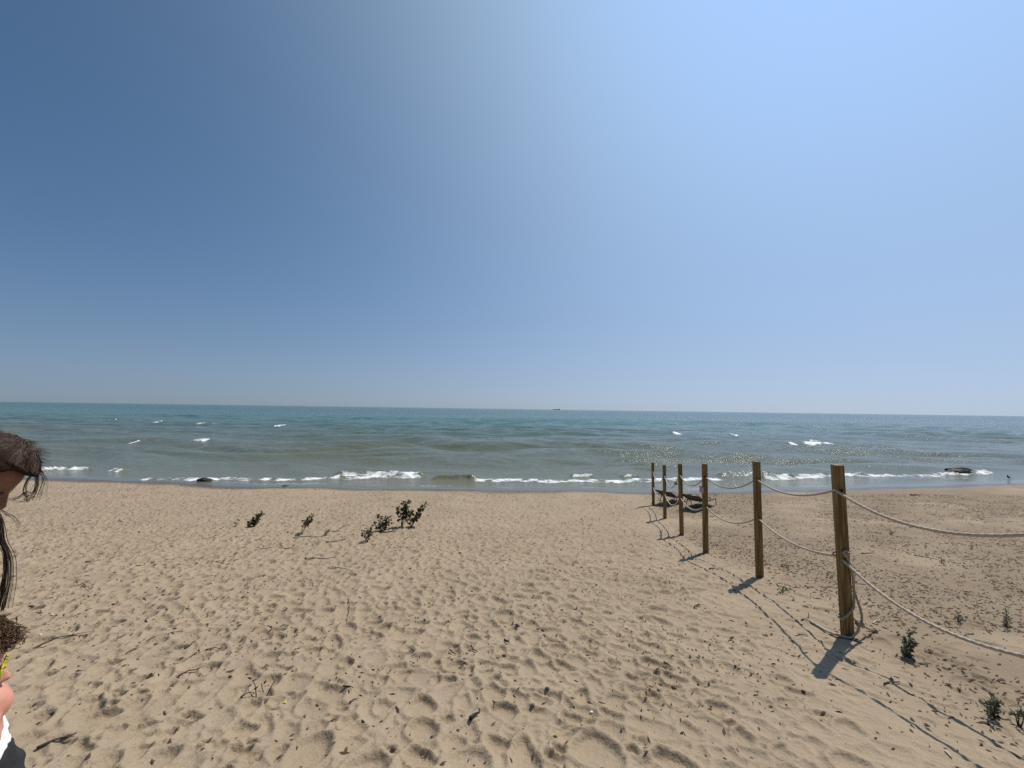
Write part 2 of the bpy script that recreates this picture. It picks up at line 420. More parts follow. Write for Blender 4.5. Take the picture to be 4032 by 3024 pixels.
def empty(name, loc=(0, 0, 0), rz=0):
    o = bpy.data.objects.new(name, None); COL.objects.link(o); o.location = loc; o.rotation_euler = (0, 0, rz); o.empty_display_size = .2
    return o
def spline(pts, n):
    """Catmull-Rom through the points."""
    P = [Vector(p) for p in pts]; P = [P[0] * 2 - P[1]] + P + [P[-1] * 2 - P[-2]]
    out = []
    for i in range(1, len(P) - 2):
        for k in range(n):
            t = k / n
            a, b, c, d = P[i - 1], P[i], P[i + 1], P[i + 2]
            out.append(.5 * ((2 * b) + (c - a) * t + (2 * a - 5 * b + 4 * c - d) * t * t + (3 * b - a - 3 * c + d) * t ** 3))
    out.append(P[-2]); return out
def grid_mesh(name, X, Y, Z, attrs, m):
    R, C = X.shape
    me = bpy.data.meshes.new(name)
    co = np.empty((R * C, 3), np.float32); co[:, 0] = X.ravel(); co[:, 1] = Y.ravel(); co[:, 2] = Z.ravel()
    idx = np.arange(R * C).reshape(R, C)
    q = np.stack([idx[:-1, :-1], idx[:-1, 1:], idx[1:, 1:], idx[1:, :-1]], -1).reshape(-1, 4)
    me.vertices.add(R * C); me.vertices.foreach_set('co', co.ravel())
    me.loops.add(q.size); me.loops.foreach_set('vertex_index', q.ravel().astype(np.int32))
    me.polygons.add(len(q)); me.polygons.foreach_set('loop_start', np.arange(0, q.size, 4, dtype=np.int32))
    me.polygons.foreach_set('use_smooth', np.ones(len(q), bool))
    me.update(calc_edges=True)
    for k, v in attrs.items():
        a = me.attributes.new(k, 'FLOAT', 'POINT'); a.data.foreach_set('value', v.ravel().astype(np.float32))
    me.materials.append(m)
    return me

# ------------------------------------------------------------------ the beach
rows = list(np.linspace(-28, -2, 14)) + list(np.linspace(-1.7, 1.6, 60))
y = 1.62
while y < 19:
    rows.append(y); y += max(.0085, .62 * y * y / (391 * max(CAM_Z - float(np.interp(y, PY, PZ)), 1)))
rows += list(np.linspace(y, 27, 70)) + [32, 40, 60, 90]
rows = np.array(rows)
u_in = np.linspace(-1.65, 1.65, 1180)
u_out = 1.65 + np.array([.01, .03, .06, .1, .16, .24, .35, .5, .7, 1.0, 1.5, 2.4, 4, 8, 16])
us = np.concatenate([-u_out[::-1], u_in, u_out])
Yg = np.repeat(rows[:, None], len(us), 1)
Xg = us[None, :] * np.maximum(Yg + 1.2, 2.3)
Zg = sand_z(Xg, Yg)
zb = ground(Xg, Yg)
edge = .072 + .06 * (fbm(Xg * .5, Yg * .5, 77, 3) - .5)
wet = 1 - sstep(edge - .02, edge + .05, zb)
zone = sstep(-.25, .5, Xg - fence_x(Yg)) * sstep(.30, .62, fbm(Xg * .5, Yg * .75, 61, 3) * .75 + .2)
o = link("beach", grid_mesh("beach", Xg, Yg, Zg, {'wet': wet, 'litterzone': zone}, M_SAND)); o['kind'] = 'structure'

# ------------------------------------------------------------------ the lake
rows = []
y = 14.0
while y < 420:
    rows.append(y); y += max(.055, .30 * y * y / 1370)
rows = np.array(rows + [500, 620, 800, 1100, 1600, 2500, 4000, 7000, 14000, 45000.])
u_in = np.linspace(-1.5, 1.5, 1000)
u_out = 1.5 + np.array([.01, .03, .06, .1, .16, .24, .35, .5, .8, 1.4, 3])
us = np.concatenate([-u_out[::-1], u_in, u_out])
Yw = np.repeat(rows[:, None], len(us), 1); Xw = us[None, :] * (Yw + 1.2)
S = shore(np.clip(Xw, -290, 290)); off = Yw - S
dyr = np.gradient(rows)[:, None]
dxr = (us[601] - us[600]) * (rows[:, None] + 1.2)
H = np.zeros_like(Xw)
grow = sstep(.5, 6, off)
for lam, amp, ang, ph in [(7.5, .15, .06, .3), (5.2, .10, -.14, 1.9), (11.0, .15, .12, 4.0), (3.4, .05, .3, .7), (2.3, .026, -.4, 2.2), (1.55, .014, .5, 5.1), (1.1, .008, -.65, 3.3)]:
    kx, ky = math.sin(ang), math.cos(ang)
    fade = sstep(1.2, 3.0, lam / np.maximum(dyr, .6 * dxr))
    warp = (fbm(Xw * .07 / (lam / 6), Yw * .10 / (lam / 6), int(lam * 10), 2) - .5) * lam * 2.2
    mod = .25 + 1.5 * sstep(.3, .75, fbm(Xw * .05 * 6 / lam, Yw * .09 * 6 / lam, int(lam * 31), 2))
    th = 2 * math.pi * (Xw * kx + Yw * ky + warp) / lam + ph
    H += amp * fade * mod * (np.sin(th) + .28 * np.sin(2 * th + 1.2))
H *= .82 * grow * (.55 + .45 * sstep(3, 20, off))
# foam lines and breakers, as the photograph shows them
foam = np.zeros_like(Xw)
near = (Yw < 170)
def band(pts, width, strength, ridge, ends=.6, jag=.35):
    """pts: photo pixels along a breaking crest; width in metres towards the shore."""
    global foam, H
    P = [on_level(px, py, .05) for px, py in pts]
    bx = np.array([p.x for p in P]); by = np.array([p.y for p in P])
    cy = np.interp(Xw, bx, by) + jag * (fbm(Xw * 1.1, Xw * 0 + bx[0], 91, 3) - .5) * 2
    e = sstep(bx[0] - .02, bx[0] + ends, Xw) * (1 - sstep(bx[-1] - ends, bx[-1] + .02, Xw))
    wv = width * (.55 + .9 * fbm(Xw * .7, Xw * 0 + 7.7, 93, 3))
    d = (cy - Yw) / wv                     # 0 at the crest, 1 at the shoreward edge
    prof = sstep(-.22, .0, d) * (1 - sstep(.55, 1.25, d))
    lace = .72 + .62 * (fbm(Xw * 2.6, Yw * 3.0, 95, 3) - .5) * 2
    foam = np.maximum(foam, np.where(near, prof * e * strength * lace, 0))
    H = H + np.where(near, ridge * e * np.exp(-((Yw - cy - .1) / (.45 * max(width, .5))) ** 2) * (.7 + .6 * fbm(Xw * 2.4, Yw * 2, 97, 3)), 0)
    H = H + np.where(near, .05 * e * prof * (fbm(Xw * 5, Yw * 5, 99, 2) - .3), 0)
band([(556, 1879), (720, 1882), (900, 1883), (1150, 1884), (1330, 1878), (1500, 1872), (1690, 1876)], .55, .82, .06)
band([(1290, 1874), (1420, 1870), (1550, 1867), (1690, 1872)], .65, .95, .22)
band([(1690, 1882), (1780, 1881), (1900, 1884)], .3, .25, .22)
band([(1840, 1886), (2016, 1886), (2250, 1889), (2480, 1888), (2700, 1884), (2850, 1881)], .65, .86, .06)
band([(2820, 1874), (2950, 1868), (3080, 1868)], .35, .55, .20)
band([(2980, 1878), (3130, 1872), (3290, 1867), (3420, 1868)], .7, .9, .16)
band([(3380, 1872), (3520, 1866), (3650, 1862), (3780, 1858), (3910, 1853)], .6, .84, .10)
band([(-250, 1843), (0, 1843), (165, 1844), (280, 1840), (375, 1844)], .5, .9, .16)
band([(405, 1852), (450, 1847), (490, 1851)], .5, 1.1, .14, .25)
band([(2240, 1872), (2300, 1869), (2350, 1872)], .3, .8, .18, .3)
band([(2440, 1878), (2480, 1874), (2530, 1877)], .3, .7, .15, .3)
for px, py, w in [(815, 1669, 92), (1105, 1677, 56), (610, 1663, 58), (469, 1652, 16), (788, 1738, 100), (530, 1736, 45), (3219, 1751, 160), (2663, 1707, 34), (3120, 1752, 40), (2885, 1712, 26), (3205, 1738, 34), (1560, 1845, 0)]:
    if w: 
        yy = on_level(px, py).y; wid = 4.2 * yy * yy / 5470
        band([(px - w / 2, py), (px - w * .15, py - 2), (px + w * .2, py - 2), (px + w / 2, py)], max(.6, wid), 1.3, .14, w * yy / 1540 * .3, .25)
# thin spent foam on the wash between the breakers and the sand
wash = sstep(.15, .5, off) * (1 - sstep(.9, 1.6, off)) * sstep(.52, .72, fbm(Xw * .8, Yw * 3.2, 201, 3)) * .42
foam = np.maximum(foam, wash)
offshore = np.clip(np.log10(np.maximum(off, 1)) / math.log10(400), 0, 1)
ripple = np.clip(.2 + .16 * sstep(1.5, 8, off), 0, 1) * (1 - .25 * sstep(200, 1500, Yw))
ripple = ripple * (.25 + .75 * sstep(.2, 1.2, off))
farsw = sstep(40, 140, Yw) * .85
o = link("lake", grid_mesh("lake", Xw, Yw, H, {'foam': np.clip(foam, 0, 1.5), 'offshore': offshore, 'ripple': ripple, 'farswell': farsw}, M_WATER)); o['kind'] = 'structure'

# ------------------------------------------------------------------ rope fence
fence = empty("rope_fence", (0, 0, 0))
tag(fence, "line of square wooden posts strung with two sagging ropes, running down to the lake", "fence")
POSTS = [  # top px, base px, hole fractions from the top
    ((2568, 1821), (2572.5, 1990.5), .177, .557),
    ((2614, 1831), (2618, 2041), .176, .53),
    ((2673, 1826), (2683.6, 2106), .143, .47),
    ((2775.6, 1826), (2779, 2175), .145, .477),
    ((2976, 1817), (2991, 2273), .154, .49),
    ((3281, 1831), (3335, 2508), .148, .545),
]
HALF = .0445
pinfo = []
for (tp, bp_, h1, h2) in POSTS:
    b = on_sand(*bp_)
    t = at_depth(tp[0], tp[1], b.y)
    pinfo.append([t, b, h1, h2])
pinfo.append([Vector((3.36, 2.05, float(sand_z(3.36, 2.05)) + 1.80)), Vector((3.38, 2.05, float(sand_z(3.38, 2.05)))), .14, .57])
def post_frame(i):
    a = pinfo[max(i - 1, 0)][1]; c = pinfo[min(i + 1, len(pinfo) - 1)][1]
    r = (a - c); r.z = 0; r.normalize()                       # along the row, away from the viewer
    return r, Vector((r.y, -r.x, 0))
holes_hi, holes_lo, post_objs = [], [], []
for i, (t, b, h1, h2) in enumerate(pinfo):
    r, sd = post_frame(i)
    ax = (t - b).normalized()
    v = []; f = []
    c = .006
    prof = [(-HALF, -HALF + c), (-HALF + c, -HALF), (HALF - c, -HALF), (HALF, -HALF + c), (HALF, HALF - c), (HALF - c, HALF), (-HALF + c, HALF), (-HALF, HALF - c)]
    base = b - ax * .35; Ln = (t - base).length
    zs = [0, .35, .35 + (Ln - .35) * .5, Ln - .004, Ln]
    for k, z in enumerate(zs):
        s_ = .955 if k == len(zs) - 1 else 1
        for (p, q) in prof: v.append((p * s_, q * s_, z))
    for k in range(len(zs) - 1):
        for j in range(8): f.append((k * 8 + j, k * 8 + (j + 1) % 8, (k + 1) * 8 + (j + 1) % 8, (k + 1) * 8 + j))
    f.append(tuple(reversed(range(8)))); f.append(tuple(range((len(zs) - 1) * 8, len(zs) * 8)))
    o = link("post", mesh("post", v, f, M_WOOD), fence)
    m4 = Matrix((sd, r, ax)).transposed()
    o.matrix_world = Matrix.Translation(base) @ m4.to_4x4()
    post_objs.append(o)
    if i == 5: o['label'] = "nearest post, with a knot and loose rope wound round it"
    for hf, lst in ((h1, holes_hi), (h2, holes_lo)):
        p = t.lerp(b, hf); lst.append(p)
        zl = (p - base).length
        for e in (-1, 1):
            hm = MB(); hm.tube([(0, e * (HALF + .0015), zl), (0, e * (HALF - .01), zl)], .018, 12)
            link("hole", mesh("hole", hm.v, hm.f, M_HOLE), o)
def rope_mesh(pts, R=.0125, lay=.062, ring=14, step=.011):
    """three-strand laid rope along a polyline"""
    P = [Vector(p) for p in pts]
    d = [0]
    for a, b in zip(P, P[1:]): d.append(d[-1] + (b - a).length)
    n = max(3, int(d[-1] / step)); out = []; k = 0
    for i in range(n + 1):
        s_ = d[-1] * i / n
        while k < len(P) - 2 and d[k + 1] < s_: k += 1
        out.append(P[k].lerp(P[k + 1], (s_ - d[k]) / max(d[k + 1] - d[k], 1e-9)))
    V = []; F = []; prev = None
    for i, p in enumerate(out):
        t = (out[min(i + 1, n)] - out[max(i - 1, 0)]).normalized()
        a = (t.cross(Vector((0, 0, 1))) if abs(t.z) < .95 else t.cross(Vector((1, 0, 0)))) if prev is None else prev - t * prev.dot(t)
        a.normalize(); prev = a; b = t.cross(a)
        tw = 2 * math.pi * (d[-1] * i / n) / (3 * lay / 3)
        for j in range(ring):
            q = 2 * math.pi * j / ring
            rr = R * (.74 + .26 * abs(math.cos(1.5 * (q - tw / 1.0 / 3))))
            V.append(p + (a * math.cos(q) + b * math.sin(q)) * rr)
    for i in range(n):
        for j in range(ring):
            j2 = (j + 1) % ring
            F.append((i * ring + j, i * ring + j2, (i + 1) * ring + j2, (i + 1) * ring + j))
    F.append(tuple(reversed(range(ring)))); F.append(tuple(n * ring + j for j in range(ring)))
    return V, F
def swag(a, b, sag, n=26):
    return [a.lerp(b, k / n) - Vector((0, 0, sag * 4 * (k / n) * (1 - k / n))) for k in range(n + 1)]
def rope_part(name, pts, m, parent, R=.0125, step=.011):
    V, F = rope_mesh(pts, R, step=step)
    return link(name, mesh(name, V, F, m, True), parent)
sag_hi = [.36, .38, .24, .19, .14, .275]
sag_lo = [.26, .28, .19, .20, .12, .31]
hi_pts = []; lo_pts = []
for i in range(6): hi_pts += swag(holes_hi[i], holes_hi[i + 1], sag_hi[i])[(1 if i else 0):]
end = pinfo[5]; r5, s5 = post_frame(5)
for i in range(5): lo_pts += swag(holes_lo[i], holes_lo[i + 1] + (r5 * (HALF + .01) if i == 4 else Vector()), sag_lo[i])[(1 if i else 0):]
rope_part("rope", hi_pts, M_ROPE, fence, .0142, .014)
rope_part("rope", lo_pts, M_ROPE, fence, .0142, .014)
rope_part("rope", swag(holes_lo[5], holes_lo[6], sag_lo[5], 40), M_ROPE, fence, .0142, .008)

def coil(center, ax, rad, turns, height, n=40, ph=0):
    ax = Vector(ax).normalized(); u = ax.orthogonal().normalized(); w = ax.cross(u)
    return [Vector(center) + ax * (height * (k / n - .5)) + (u * math.cos(ph + 2 * math.pi * turns * k / n) + w * math.sin(ph + 2 * math.pi * turns * k / n)) * rad for k in range(n + 1)]
# knots: on the near post, on the far span, and the loose line round the near post
t5, b5 = pinfo[5][0], pinfo[5][1]
axn = (t5 - b5).normalized()
def on_post(frac, u, v):            # fraction from the top, u along side (right), v along the row (away); in post half-widths
    return t5.lerp(b5, frac) + s5 * (u * HALF) + r5 * (v * HALF)
kp = on_post(.515, .35, -1.45)
rope_part("knot", coil(kp, s5 + axn * .4, .019, 2.6, .034) + coil(kp + axn * .02, axn * .5 + r5, .021, 1.4, .03, 20), M_OLDROPE, fence, .011, .006)
rope_part("knot", coil(holes_hi[1].lerp(holes_hi[2], .80) - Vector((0, 0, .24)), (0.2, 1, .3), .03, 2.5, .07), M_OLDROPE, fence, .014, .012)
rope_part("knot", coil(on_post(.535, -.3, 1.4), r5, .02, 1.6, .02), M_OLDROPE, fence, .010, .008)
loose = [kp - axn * .02, on_post(.56, .9, -1.5), on_post(.63, 1.6, -1.1), on_post(.72, 1.75, -.9), on_post(.78, 1.5, -1.0), on_post(.815, 1.1, -1.35), on_post(.845, 0.2, -1.38), on_post(.875, -.9, -1.35), on_post(.89, -1.38, -.9), on_post(.89, -1.3, .8), on_post(.885, -.5, 1.4), on_post(.88, .8, 1.4), on_post(.885, 1.6, .6), on_post(.895, 2.0, -.6)]
rope_part("loose_rope", spline(loose, 8), M_OLDROPE, fence, .0115, .007)
loose2 = [on_post(.70, 1.75, -.7), on_post(.77, 2.3, -.8), on_post(.84, 2.9, -.9), on_post(.885, 2.85, -1.0), on_post(.91, 2.3, -1.2)]
rope_part("loose_rope", spline(loose2, 8), M_OLDROPE, fence, .0115, .007)
kb = on_post(.905, 2.2, -1.0)
rope_part("knot", coil(kb, s5, .026, 2.4, .05) + coil(kb, axn, .026, 1.5, .04, 24), M_OLDROPE, fence, .0115, .006)
def sandpt(x, y, dz=.012): return Vector((x, y, float(sand_z(x, y)) + dz))
g0 = on_sand(3189, 2450, .014); g1 = on_sand(3230, 2475, .014); g2 = on_sand(3275, 2500, .016)
loose3 = [kb, on_post(.945, 1.7, -1.3), on_post(.972, .5, -1.5), on_post(.985, -.6, -1.55), g2, g1, g0]
rope_part("loose_rope", spline(loose3, 10), M_ROPE, fence, .0125, .007)
h0 = on_sand(3445, 2490, .016)
rope_part("loose_rope", spline([kb, kb.lerp(h0, .5) - Vector((0, 0, .01)), h0], 8), M_OLDROPE, fence, .011, .007)
rope_part("knot", coil(h0, h0 - kb, .018, 2, .03), M_OLDROPE, fence, .010, .007)
fr = MB()
for k in range(12):
    dd = (g0 - g1).normalized() * random.uniform(.03, .07) + Vector((random.uniform(-.03, .03), random.uniform(-.03, .03), random.uniform(-.004, .012)))
    fr.tube([g0, g0 + dd * .6, g0 + dd], [.004, .003, .0015], 4)
fr.build("frayed_end", M_ROPE, fence)

# small notice on the fourth post
r3, s3 = post_frame(3); t3, b3 = pinfo[3][0], pinfo[3][1]
sc_ = t3.lerp(b3, (1931 - 1826) / 349) - s3 * (HALF + .010) + r3 * .035
sign = empty("sign", sc_)
tag(sign, "small faded notice with a red border fixed to the fourth wooden post", "sign", None)
mb = MB(); mb.box((0, 0, 0), r3 * .105, s3 * .004, Vector((0, 0, .062))); mb.build("plate", M_SIGN, sign, False)
mb = MB()
for zz in (-.054, .054): mb.box(s3 * -.006 + Vector((0, 0, zz)), r3 * .103, s3 * .0015, Vector((0, 0, .007)))
for rr in (-.095, .095): mb.box(s3 * -.006 + r3 * rr, r3 * .009, s3 * .0014, Vector((0, 0, .0455)))
mb.build("border", M_SIGNRED, sign, False)
mb = MB()
for k, wd in enumerate((.05, .062, .04)): mb.box(s3 * -.0055 + Vector((0, 0, .022 - .02 * k)), r3 * wd, s3 * .001, Vector((0, 0, .0035)))
mb.build("faded_print", M_SIGNRED, sign, False)

# ------------------------------------------------------------------ beach loungers
def make_lounger(label, hx, hy, ang, near_side):
    head = Vector((hx, hy, float(ground(hx, hy)))); Lg = 1.62
    fwd = Vector((math.cos(ang), math.sin(ang), 0))
    side = Vector((-fwd.y, fwd.x, 0)) * near_side
    o0 = head.copy()
    root = empty("lounge_chair", o0); tag(root, label, "lounge chair", "low sling loungers beside the rope fence")
    Wd = .58; up = Vector((0, 0, 1)); zr = .25
    def P(l, w, z): 
        w_ = side * (w * Wd); q = fwd * l + w_
        g = float(sand_z(o0.x + q.x, o0.y + q.y)) - o0.z if z <= .001 else 0
        return q + up * (z + g)
    sl = (float(sand_z(*(o0 + fwd * Lg).xy)) - o0.z) / Lg
    def Q(l, w, z): return fwd * l + side * (w * Wd) + up * (z + sl * l)
    hinge = .62
    for w in (0, 1):
        mb = MB(); mb.tube(spline([Q(hinge - .12, w, zr), Q(hinge, w, zr), Q(Lg - .12, w, zr + .01), Q(Lg, w, zr - .005)], 4), .016, 8); mb.build("side_rail", M_FRAME, root)
        mb = MB(); mb.tube([Q(hinge, w, zr), Q(.02, w, .50)], .015, 8); mb.build("back_rail", M_FRAME, root)
        mb = MB(); mb.tube(spline([Q(hinge + .02, w, zr), Q(hinge + .02, w + (.06 if w else -.06), .38), Q(hinge + .30, w + (.06 if w else -.06), .385), Q(hinge + .42, w, zr)], 6), .013, 8); mb.build("armrest", M_FRAME, root)
        for l0, l1 in ((hinge - .08, hinge - .26), (hinge + .16, hinge + .30), (Lg - .03, Lg + .03)):
            mb = MB(); e = P(l1, w, 0); mb.tube([Q(l0, w, zr), e - up * .02], .014, 8); mb.build("leg", M_FRAME, root)
    for l, z in ((.02, .50), (hinge, zr - .01), (Lg, zr - .005)):
        mb = MB(); mb.tube([Q(l, 0, z), Q(l, 1, z)], .014, 8); mb.build("cross_bar", M_FRAME, root)
    mb = MB(); mb.tube([Q(.30, .05, .38), Q(.22, .05, .12), Q(.22, .95, .12), Q(.30, .95, .38)], .010, 6); mb.build("back_support", M_FRAME, root)
    def sling(name, A, B, n=10):
        v = []; f = []
        for i in range(n + 1):
            for j in range(5):
                t = i / n; w = j / 4
                sg = .035 * math.sin(math.pi * w) * math.sin(math.pi * (.1 + .8 * t))
                v.append(Q(A[0] + (B[0] - A[0]) * t, w, A[1] + (B[1] - A[1]) * t - sg + .012))
        for i in range(n):
            for j in range(4): k = i * 5 + j; f.append((k, k + 1, k + 6, k + 5))
        o = link(name, mesh(name, v, f, M_SLING, True), root)
        md = o.modifiers.new("thick", 'SOLIDIFY'); md.thickness = .004
        return o
    sling("backrest", (.04, .50), (hinge - .02, zr)); sling("seat", (hinge + .02, zr), (Lg - .03, zr + .005))
    return root
make_lounger("low brown sling lounger seen between the third and fourth posts", 6.27, 13.25, math.radians(44), 1)
make_lounger("low brown sling lounger seen between the two farthest posts", 5.66, 14.05, math.radians(44), 1)

# ------------------------------------------------------------------ plants
def leaf_shape(L, W, fold, curl):
    """a pointed, folded leaf of eight triangles, base at the origin, pointing along +x"""
    v = [(0, 0, 0), (L * .28, W * .5, fold * W), (L * .30, 0, 0), (L * .28, -W * .5, fold * W), (L * .62, W * .36, fold * W * .7 - curl * L * .3), (L * .66, 0, -curl * L * .35), (L * .62, -W * .36, fold * W * .7 - curl * L * .3), (L, 0, -curl * L)]
    f = [(0, 2, 1), (0, 3, 2), (1, 2, 5, 4), (2, 3, 6, 5), (4, 5, 7), (5, 6, 7)]
    return [Vector(p) for p in v], f
def add_leaf(mb, p, d, L, W, rnd):
    d = Vector(d).normalized()
    roll = rnd.uniform(0, 6.28)
    q = d.to_track_quat('X', 'Z').to_matrix() @ Matrix.Rotation(roll, 3, 'X')
    v, f = leaf_shape(L, W, rnd.uniform(.1, .35), rnd.uniform(-.1, .45))
    mb.add([Vector(p) + q @ x for x in v], f)
def make_plant(name, label, cat, group, stems, leafm, stemm, rnd, origin, leaf=(.05, .045), density=26, start=.25, rad=.006, spread=1.0):
    """stems: polylines in world space."""
    root = empty(name, origin); tag(root, label, cat, group)
    inv = Vector(origin)
    lm = MB(); ns = 0
    for st in stems:
        pts = [p - inv for p in spline(st, 6)]
        n = len(pts)
        sm = MB(); sm.tube(pts, [rad * (1 - .75 * k / (n - 1)) + .0008 for k in range(n)], 6)
        sm.build("stem", stemm, root); ns += 1
        Ln = sum((b - a).length for a, b in zip(pts, pts[1:]))
        for k in range(max(2, int(Ln * density))):
            t = start + (1 - start) * (k + rnd.random()) / max(2, int(Ln * density))
            f_ = min(t, .999) * (n - 1); i = int(f_); p = pts[i].lerp(pts[i + 1], f_ - i)
            ax = (pts[i + 1] - pts[i]).normalized()
            a = rnd.uniform(0, 6.28); o_ = ax.orthogonal().normalized(); o_ = Matrix.Rotation(a, 3, ax) @ o_
            d = (o_ * rnd.uniform(.5, 1.1) * spread + ax * rnd.uniform(.1, .8) + Vector((0, 0, rnd.uniform(-.25, .3)))).normalized()
            pet = rnd.uniform(.2, .7) * leaf[0]
            lm.tube([p, p + d * pet], .0012, 3, False)
            s_ = rnd.uniform(.6, 1.25)
            add_leaf(lm, p + d * pet, d + Vector((0, 0, rnd.uniform(-.6, .2))), leaf[0] * s_, leaf[1] * s_, rnd)
    lm.build("foliage", leafm, root, False)
    return root
def px_stems(base, tips, bend=.12, rnd=random):
    """stems from a base pixel to tip pixels, all standing near the base's own depth"""
    b = on_sand(*base, -.03); out = []
    for tx, ty in tips:
        e = at_depth(tx, ty, b.y + rnd.uniform(-.10, .10))
        m = b.lerp(e, .5) + Vector((rnd.uniform(-1, 1), rnd.uniform(-1, 1), .3)) * (e - b).length * bend
        out.append([b, m, e])
    return b, out
rnd = random.Random(5)
GS = "cottonwood saplings sprouting from the sand"
def sap(label, base, tips, m=M_LEAF, leaf=(.072, .068), density=52, start=.22, rad=.008):
    b, st = px_stems(base, tips, .10, rnd)
    return make_plant("sapling", label, "sapling", GS, st, m, M_STEM, rnd, b, leaf, density, start, rad)
sap("tallest leafy cottonwood sapling, two upright leafy stems", (1581, 2072), [(1590, 1976), (1606, 1972), (1572, 2000), (1618, 2010), (1600, 1990)], density=70, start=.28)
sap("cottonwood sapling leaning right, beside the tallest one", (1617, 2075), [(1676, 1986), (1640, 2030), (1620, 2020), (1655, 2010)], density=64, start=.25)
sap("low bushy cottonwood sapling left of the tallest one", (1500, 2088), [(1490, 2030), (1512, 2036), (1538, 2042), (1470, 2062), (1530, 2062)], density=66, start=.12)
sap("small cottonwood sprig standing in front of the low bushy sapling", (1447, 2134), [(1452, 2082), (1430, 2090), (1462, 2098)], M_DRYLEAF, (.055, .052), 75)
sap("thin arching cottonwood sprig with a bare crooked stem", (1186, 2100), [(1228, 2029), (1200, 2050), (1214, 2046)], M_DRYLEAF, (.055, .052), 75, .45)
sap("dense dark cottonwood sapling leaning right, at the left end of the clump row", (994, 2074), [(1036, 2016), (1012, 2034), (984, 2052), (1018, 2028), (1004, 2044)], M_LEAF, (.066, .062), 80, .12)
sap("tiny two-leaved sprout farthest left in the sapling row", (931, 2071), [(941, 2046), (932, 2056)], M_DRYLEAF, (.045, .04), 34, .3, .004)
sap("tiny dry sprout between the arching sprig and the bushy sapling", (1281, 2107), [(1290, 2085), (1276, 2092), (1298, 2092)], M_DRYLEAF, (.04, .035), 45, .2, .004)
sap("lone dark sapling near the shore beside the dark-haired person", (108, 1972), [(112, 1936), (96, 1946), (132, 1950), (120, 1944)], M_LEAF, (.06, .055), 40, .2)
GW = "grey-green weeds on the sand behind the rope"
def weed(label, base, tips, leaf, density, start=.08):
    b, st = px_stems(base, tips, .05, rnd)
    return make_plant("weed", label, "weed", GW, st, M_WEED, M_STEM, rnd, b, leaf, density, start, .004, .9)
weed("largest grey-green weed, right of the nearest post", (3578, 2580), [(3588, 2485), (3570, 2515), (3600, 2525), (3560, 2550)], (.032, .024), 190)
weed("grey-green weed lowest in the right corner, above the rope shadows", (3908, 2822), [(3900, 2738), (3885, 2760), (3925, 2765), (3912, 2775)], (.030, .022), 190)
weed("tall narrow weed nearest the right edge of the photo", (3962, 2472), [(3964, 2405), (3955, 2425), (3972, 2430)], (.026, .013), 190)
weed("small weed between the large weed and the tall narrow one", (3778, 2446), [(3776, 2413), (3768, 2428), (3790, 2428)], (.028, .016), 160)
weed("small weed highest on the sand just under the upper rope", (3508, 2106), [(3507, 2084), (3502, 2092), (3516, 2092)], (.045, .02), 80)
weed("wispy weed in the middle of the sand beyond the lower rope", (3826, 2162), [(3824, 2138), (3832, 2144)], (.04, .018), 60)
weed("wispy weed farther left between the two ropes", (3644, 2158), [(3642, 2134), (3648, 2140)], (.04, .016), 55)
weed("small dark weed just beside the long thin twig past the nearest post", (3706, 2216), [(3704, 2192), (3712, 2200)], (.04, .018), 70)
weed("dark flat weed left of the nearest post, nearer the water", (3090, 2236), [(3080, 2226), (3100, 2226), (3092, 2220)], (.05, .025), 70)
weed("dark flat weed left of the nearest post, lower on the sand", (3085, 2330), [(3074, 2318), (3098, 2316), (3086, 2310)], (.05, .025), 80)
weed("sparse weed cut by the right edge above the lower right corner", (4012, 2862), [(3992, 2800), (4022, 2780), (4030, 2800)], (.04, .018), 45, .4)
# dead plant in the left foreground
b, st = px_stems((1048, 2738), [(1088, 2671), (1028, 2690)], .12, rnd)
st += [[on_sand(1010, 2762, -.01), on_sand(1004, 2735, .05), on_sand(995, 2715, .07)], [on_sand(948, 2748, .004), on_sand(975, 2745, .03), on_sand(998, 2738, .02)]]
make_plant("dead_plant", "withered dead plant with bare curled stems in the left foreground", "plant", None, st, M_DRYLEAF, M_STICK, rnd, b, (.035, .014), 9, .7, .004)

# ------------------------------------------------------------------ sticks, stones, leaves on the sand
def stick(name, label, cat, pxs, r, m, group="sticks lying on the sand", fork=False):
    r = r * .82
    pts = [on_sand(px, py, r * .75) for px, py in pxs]
    if len(pts) == 2:
        mid = pts[0].lerp(pts[1], .5); d = pts[1] - pts[0]
        j = Vector((-d.y, d.x, 0)) * rnd.uniform(-.09, .09); mid = mid + j; mid.z = float(sand_z(mid.x, mid.y)) + r * .9
        pts = [pts[0], mid, pts[1]]
    w = spline(pts, 6); ws = []
    for q in w:
        zz = max(float(sand_z(q.x + dx, q.y + dy)) for dx in (-.02, 0, .02) for dy in (-.02, 0, .02)); ws.append(zz)
    ws = [(ws[max(i - 1, 0)] + 2 * ws[i] + ws[min(i + 1, len(ws) - 1)]) / 4 for i in range(len(ws))]
    w = [Vector((q.x, q.y, zz + r * .7)) for q, zz in zip(w, ws)]
    o0 = w[0].copy(); sp = [q - o0 for q in w]
    mb = MB(); n = len(sp); mb.tube(sp, [r * (1 - .55 * k / (n - 1)) * rnd.uniform(.85, 1.15) for k in range(n)], 6)
    if fork:
        q = sp[int(n * .55)]; d = (sp[-1] - q); d = Matrix.Rotation(rnd.choice((-.35, .35)), 3, 'Z') @ d
        mb.tube([q, q + d * .5, q + d * .9 - Vector((0, 0, .002))], [r * .6, r * .5, r * .25], 5)
    o = mb.build(name, m, None, True, o0)
    tag(o, label, cat, group); return o
stick("stick", "long thin forked stick in the left foreground, the longest on the left", "stick", [(134, 2555), (200, 2528), (275, 2508), (346, 2501)], .008, M_STICK, fork=True)
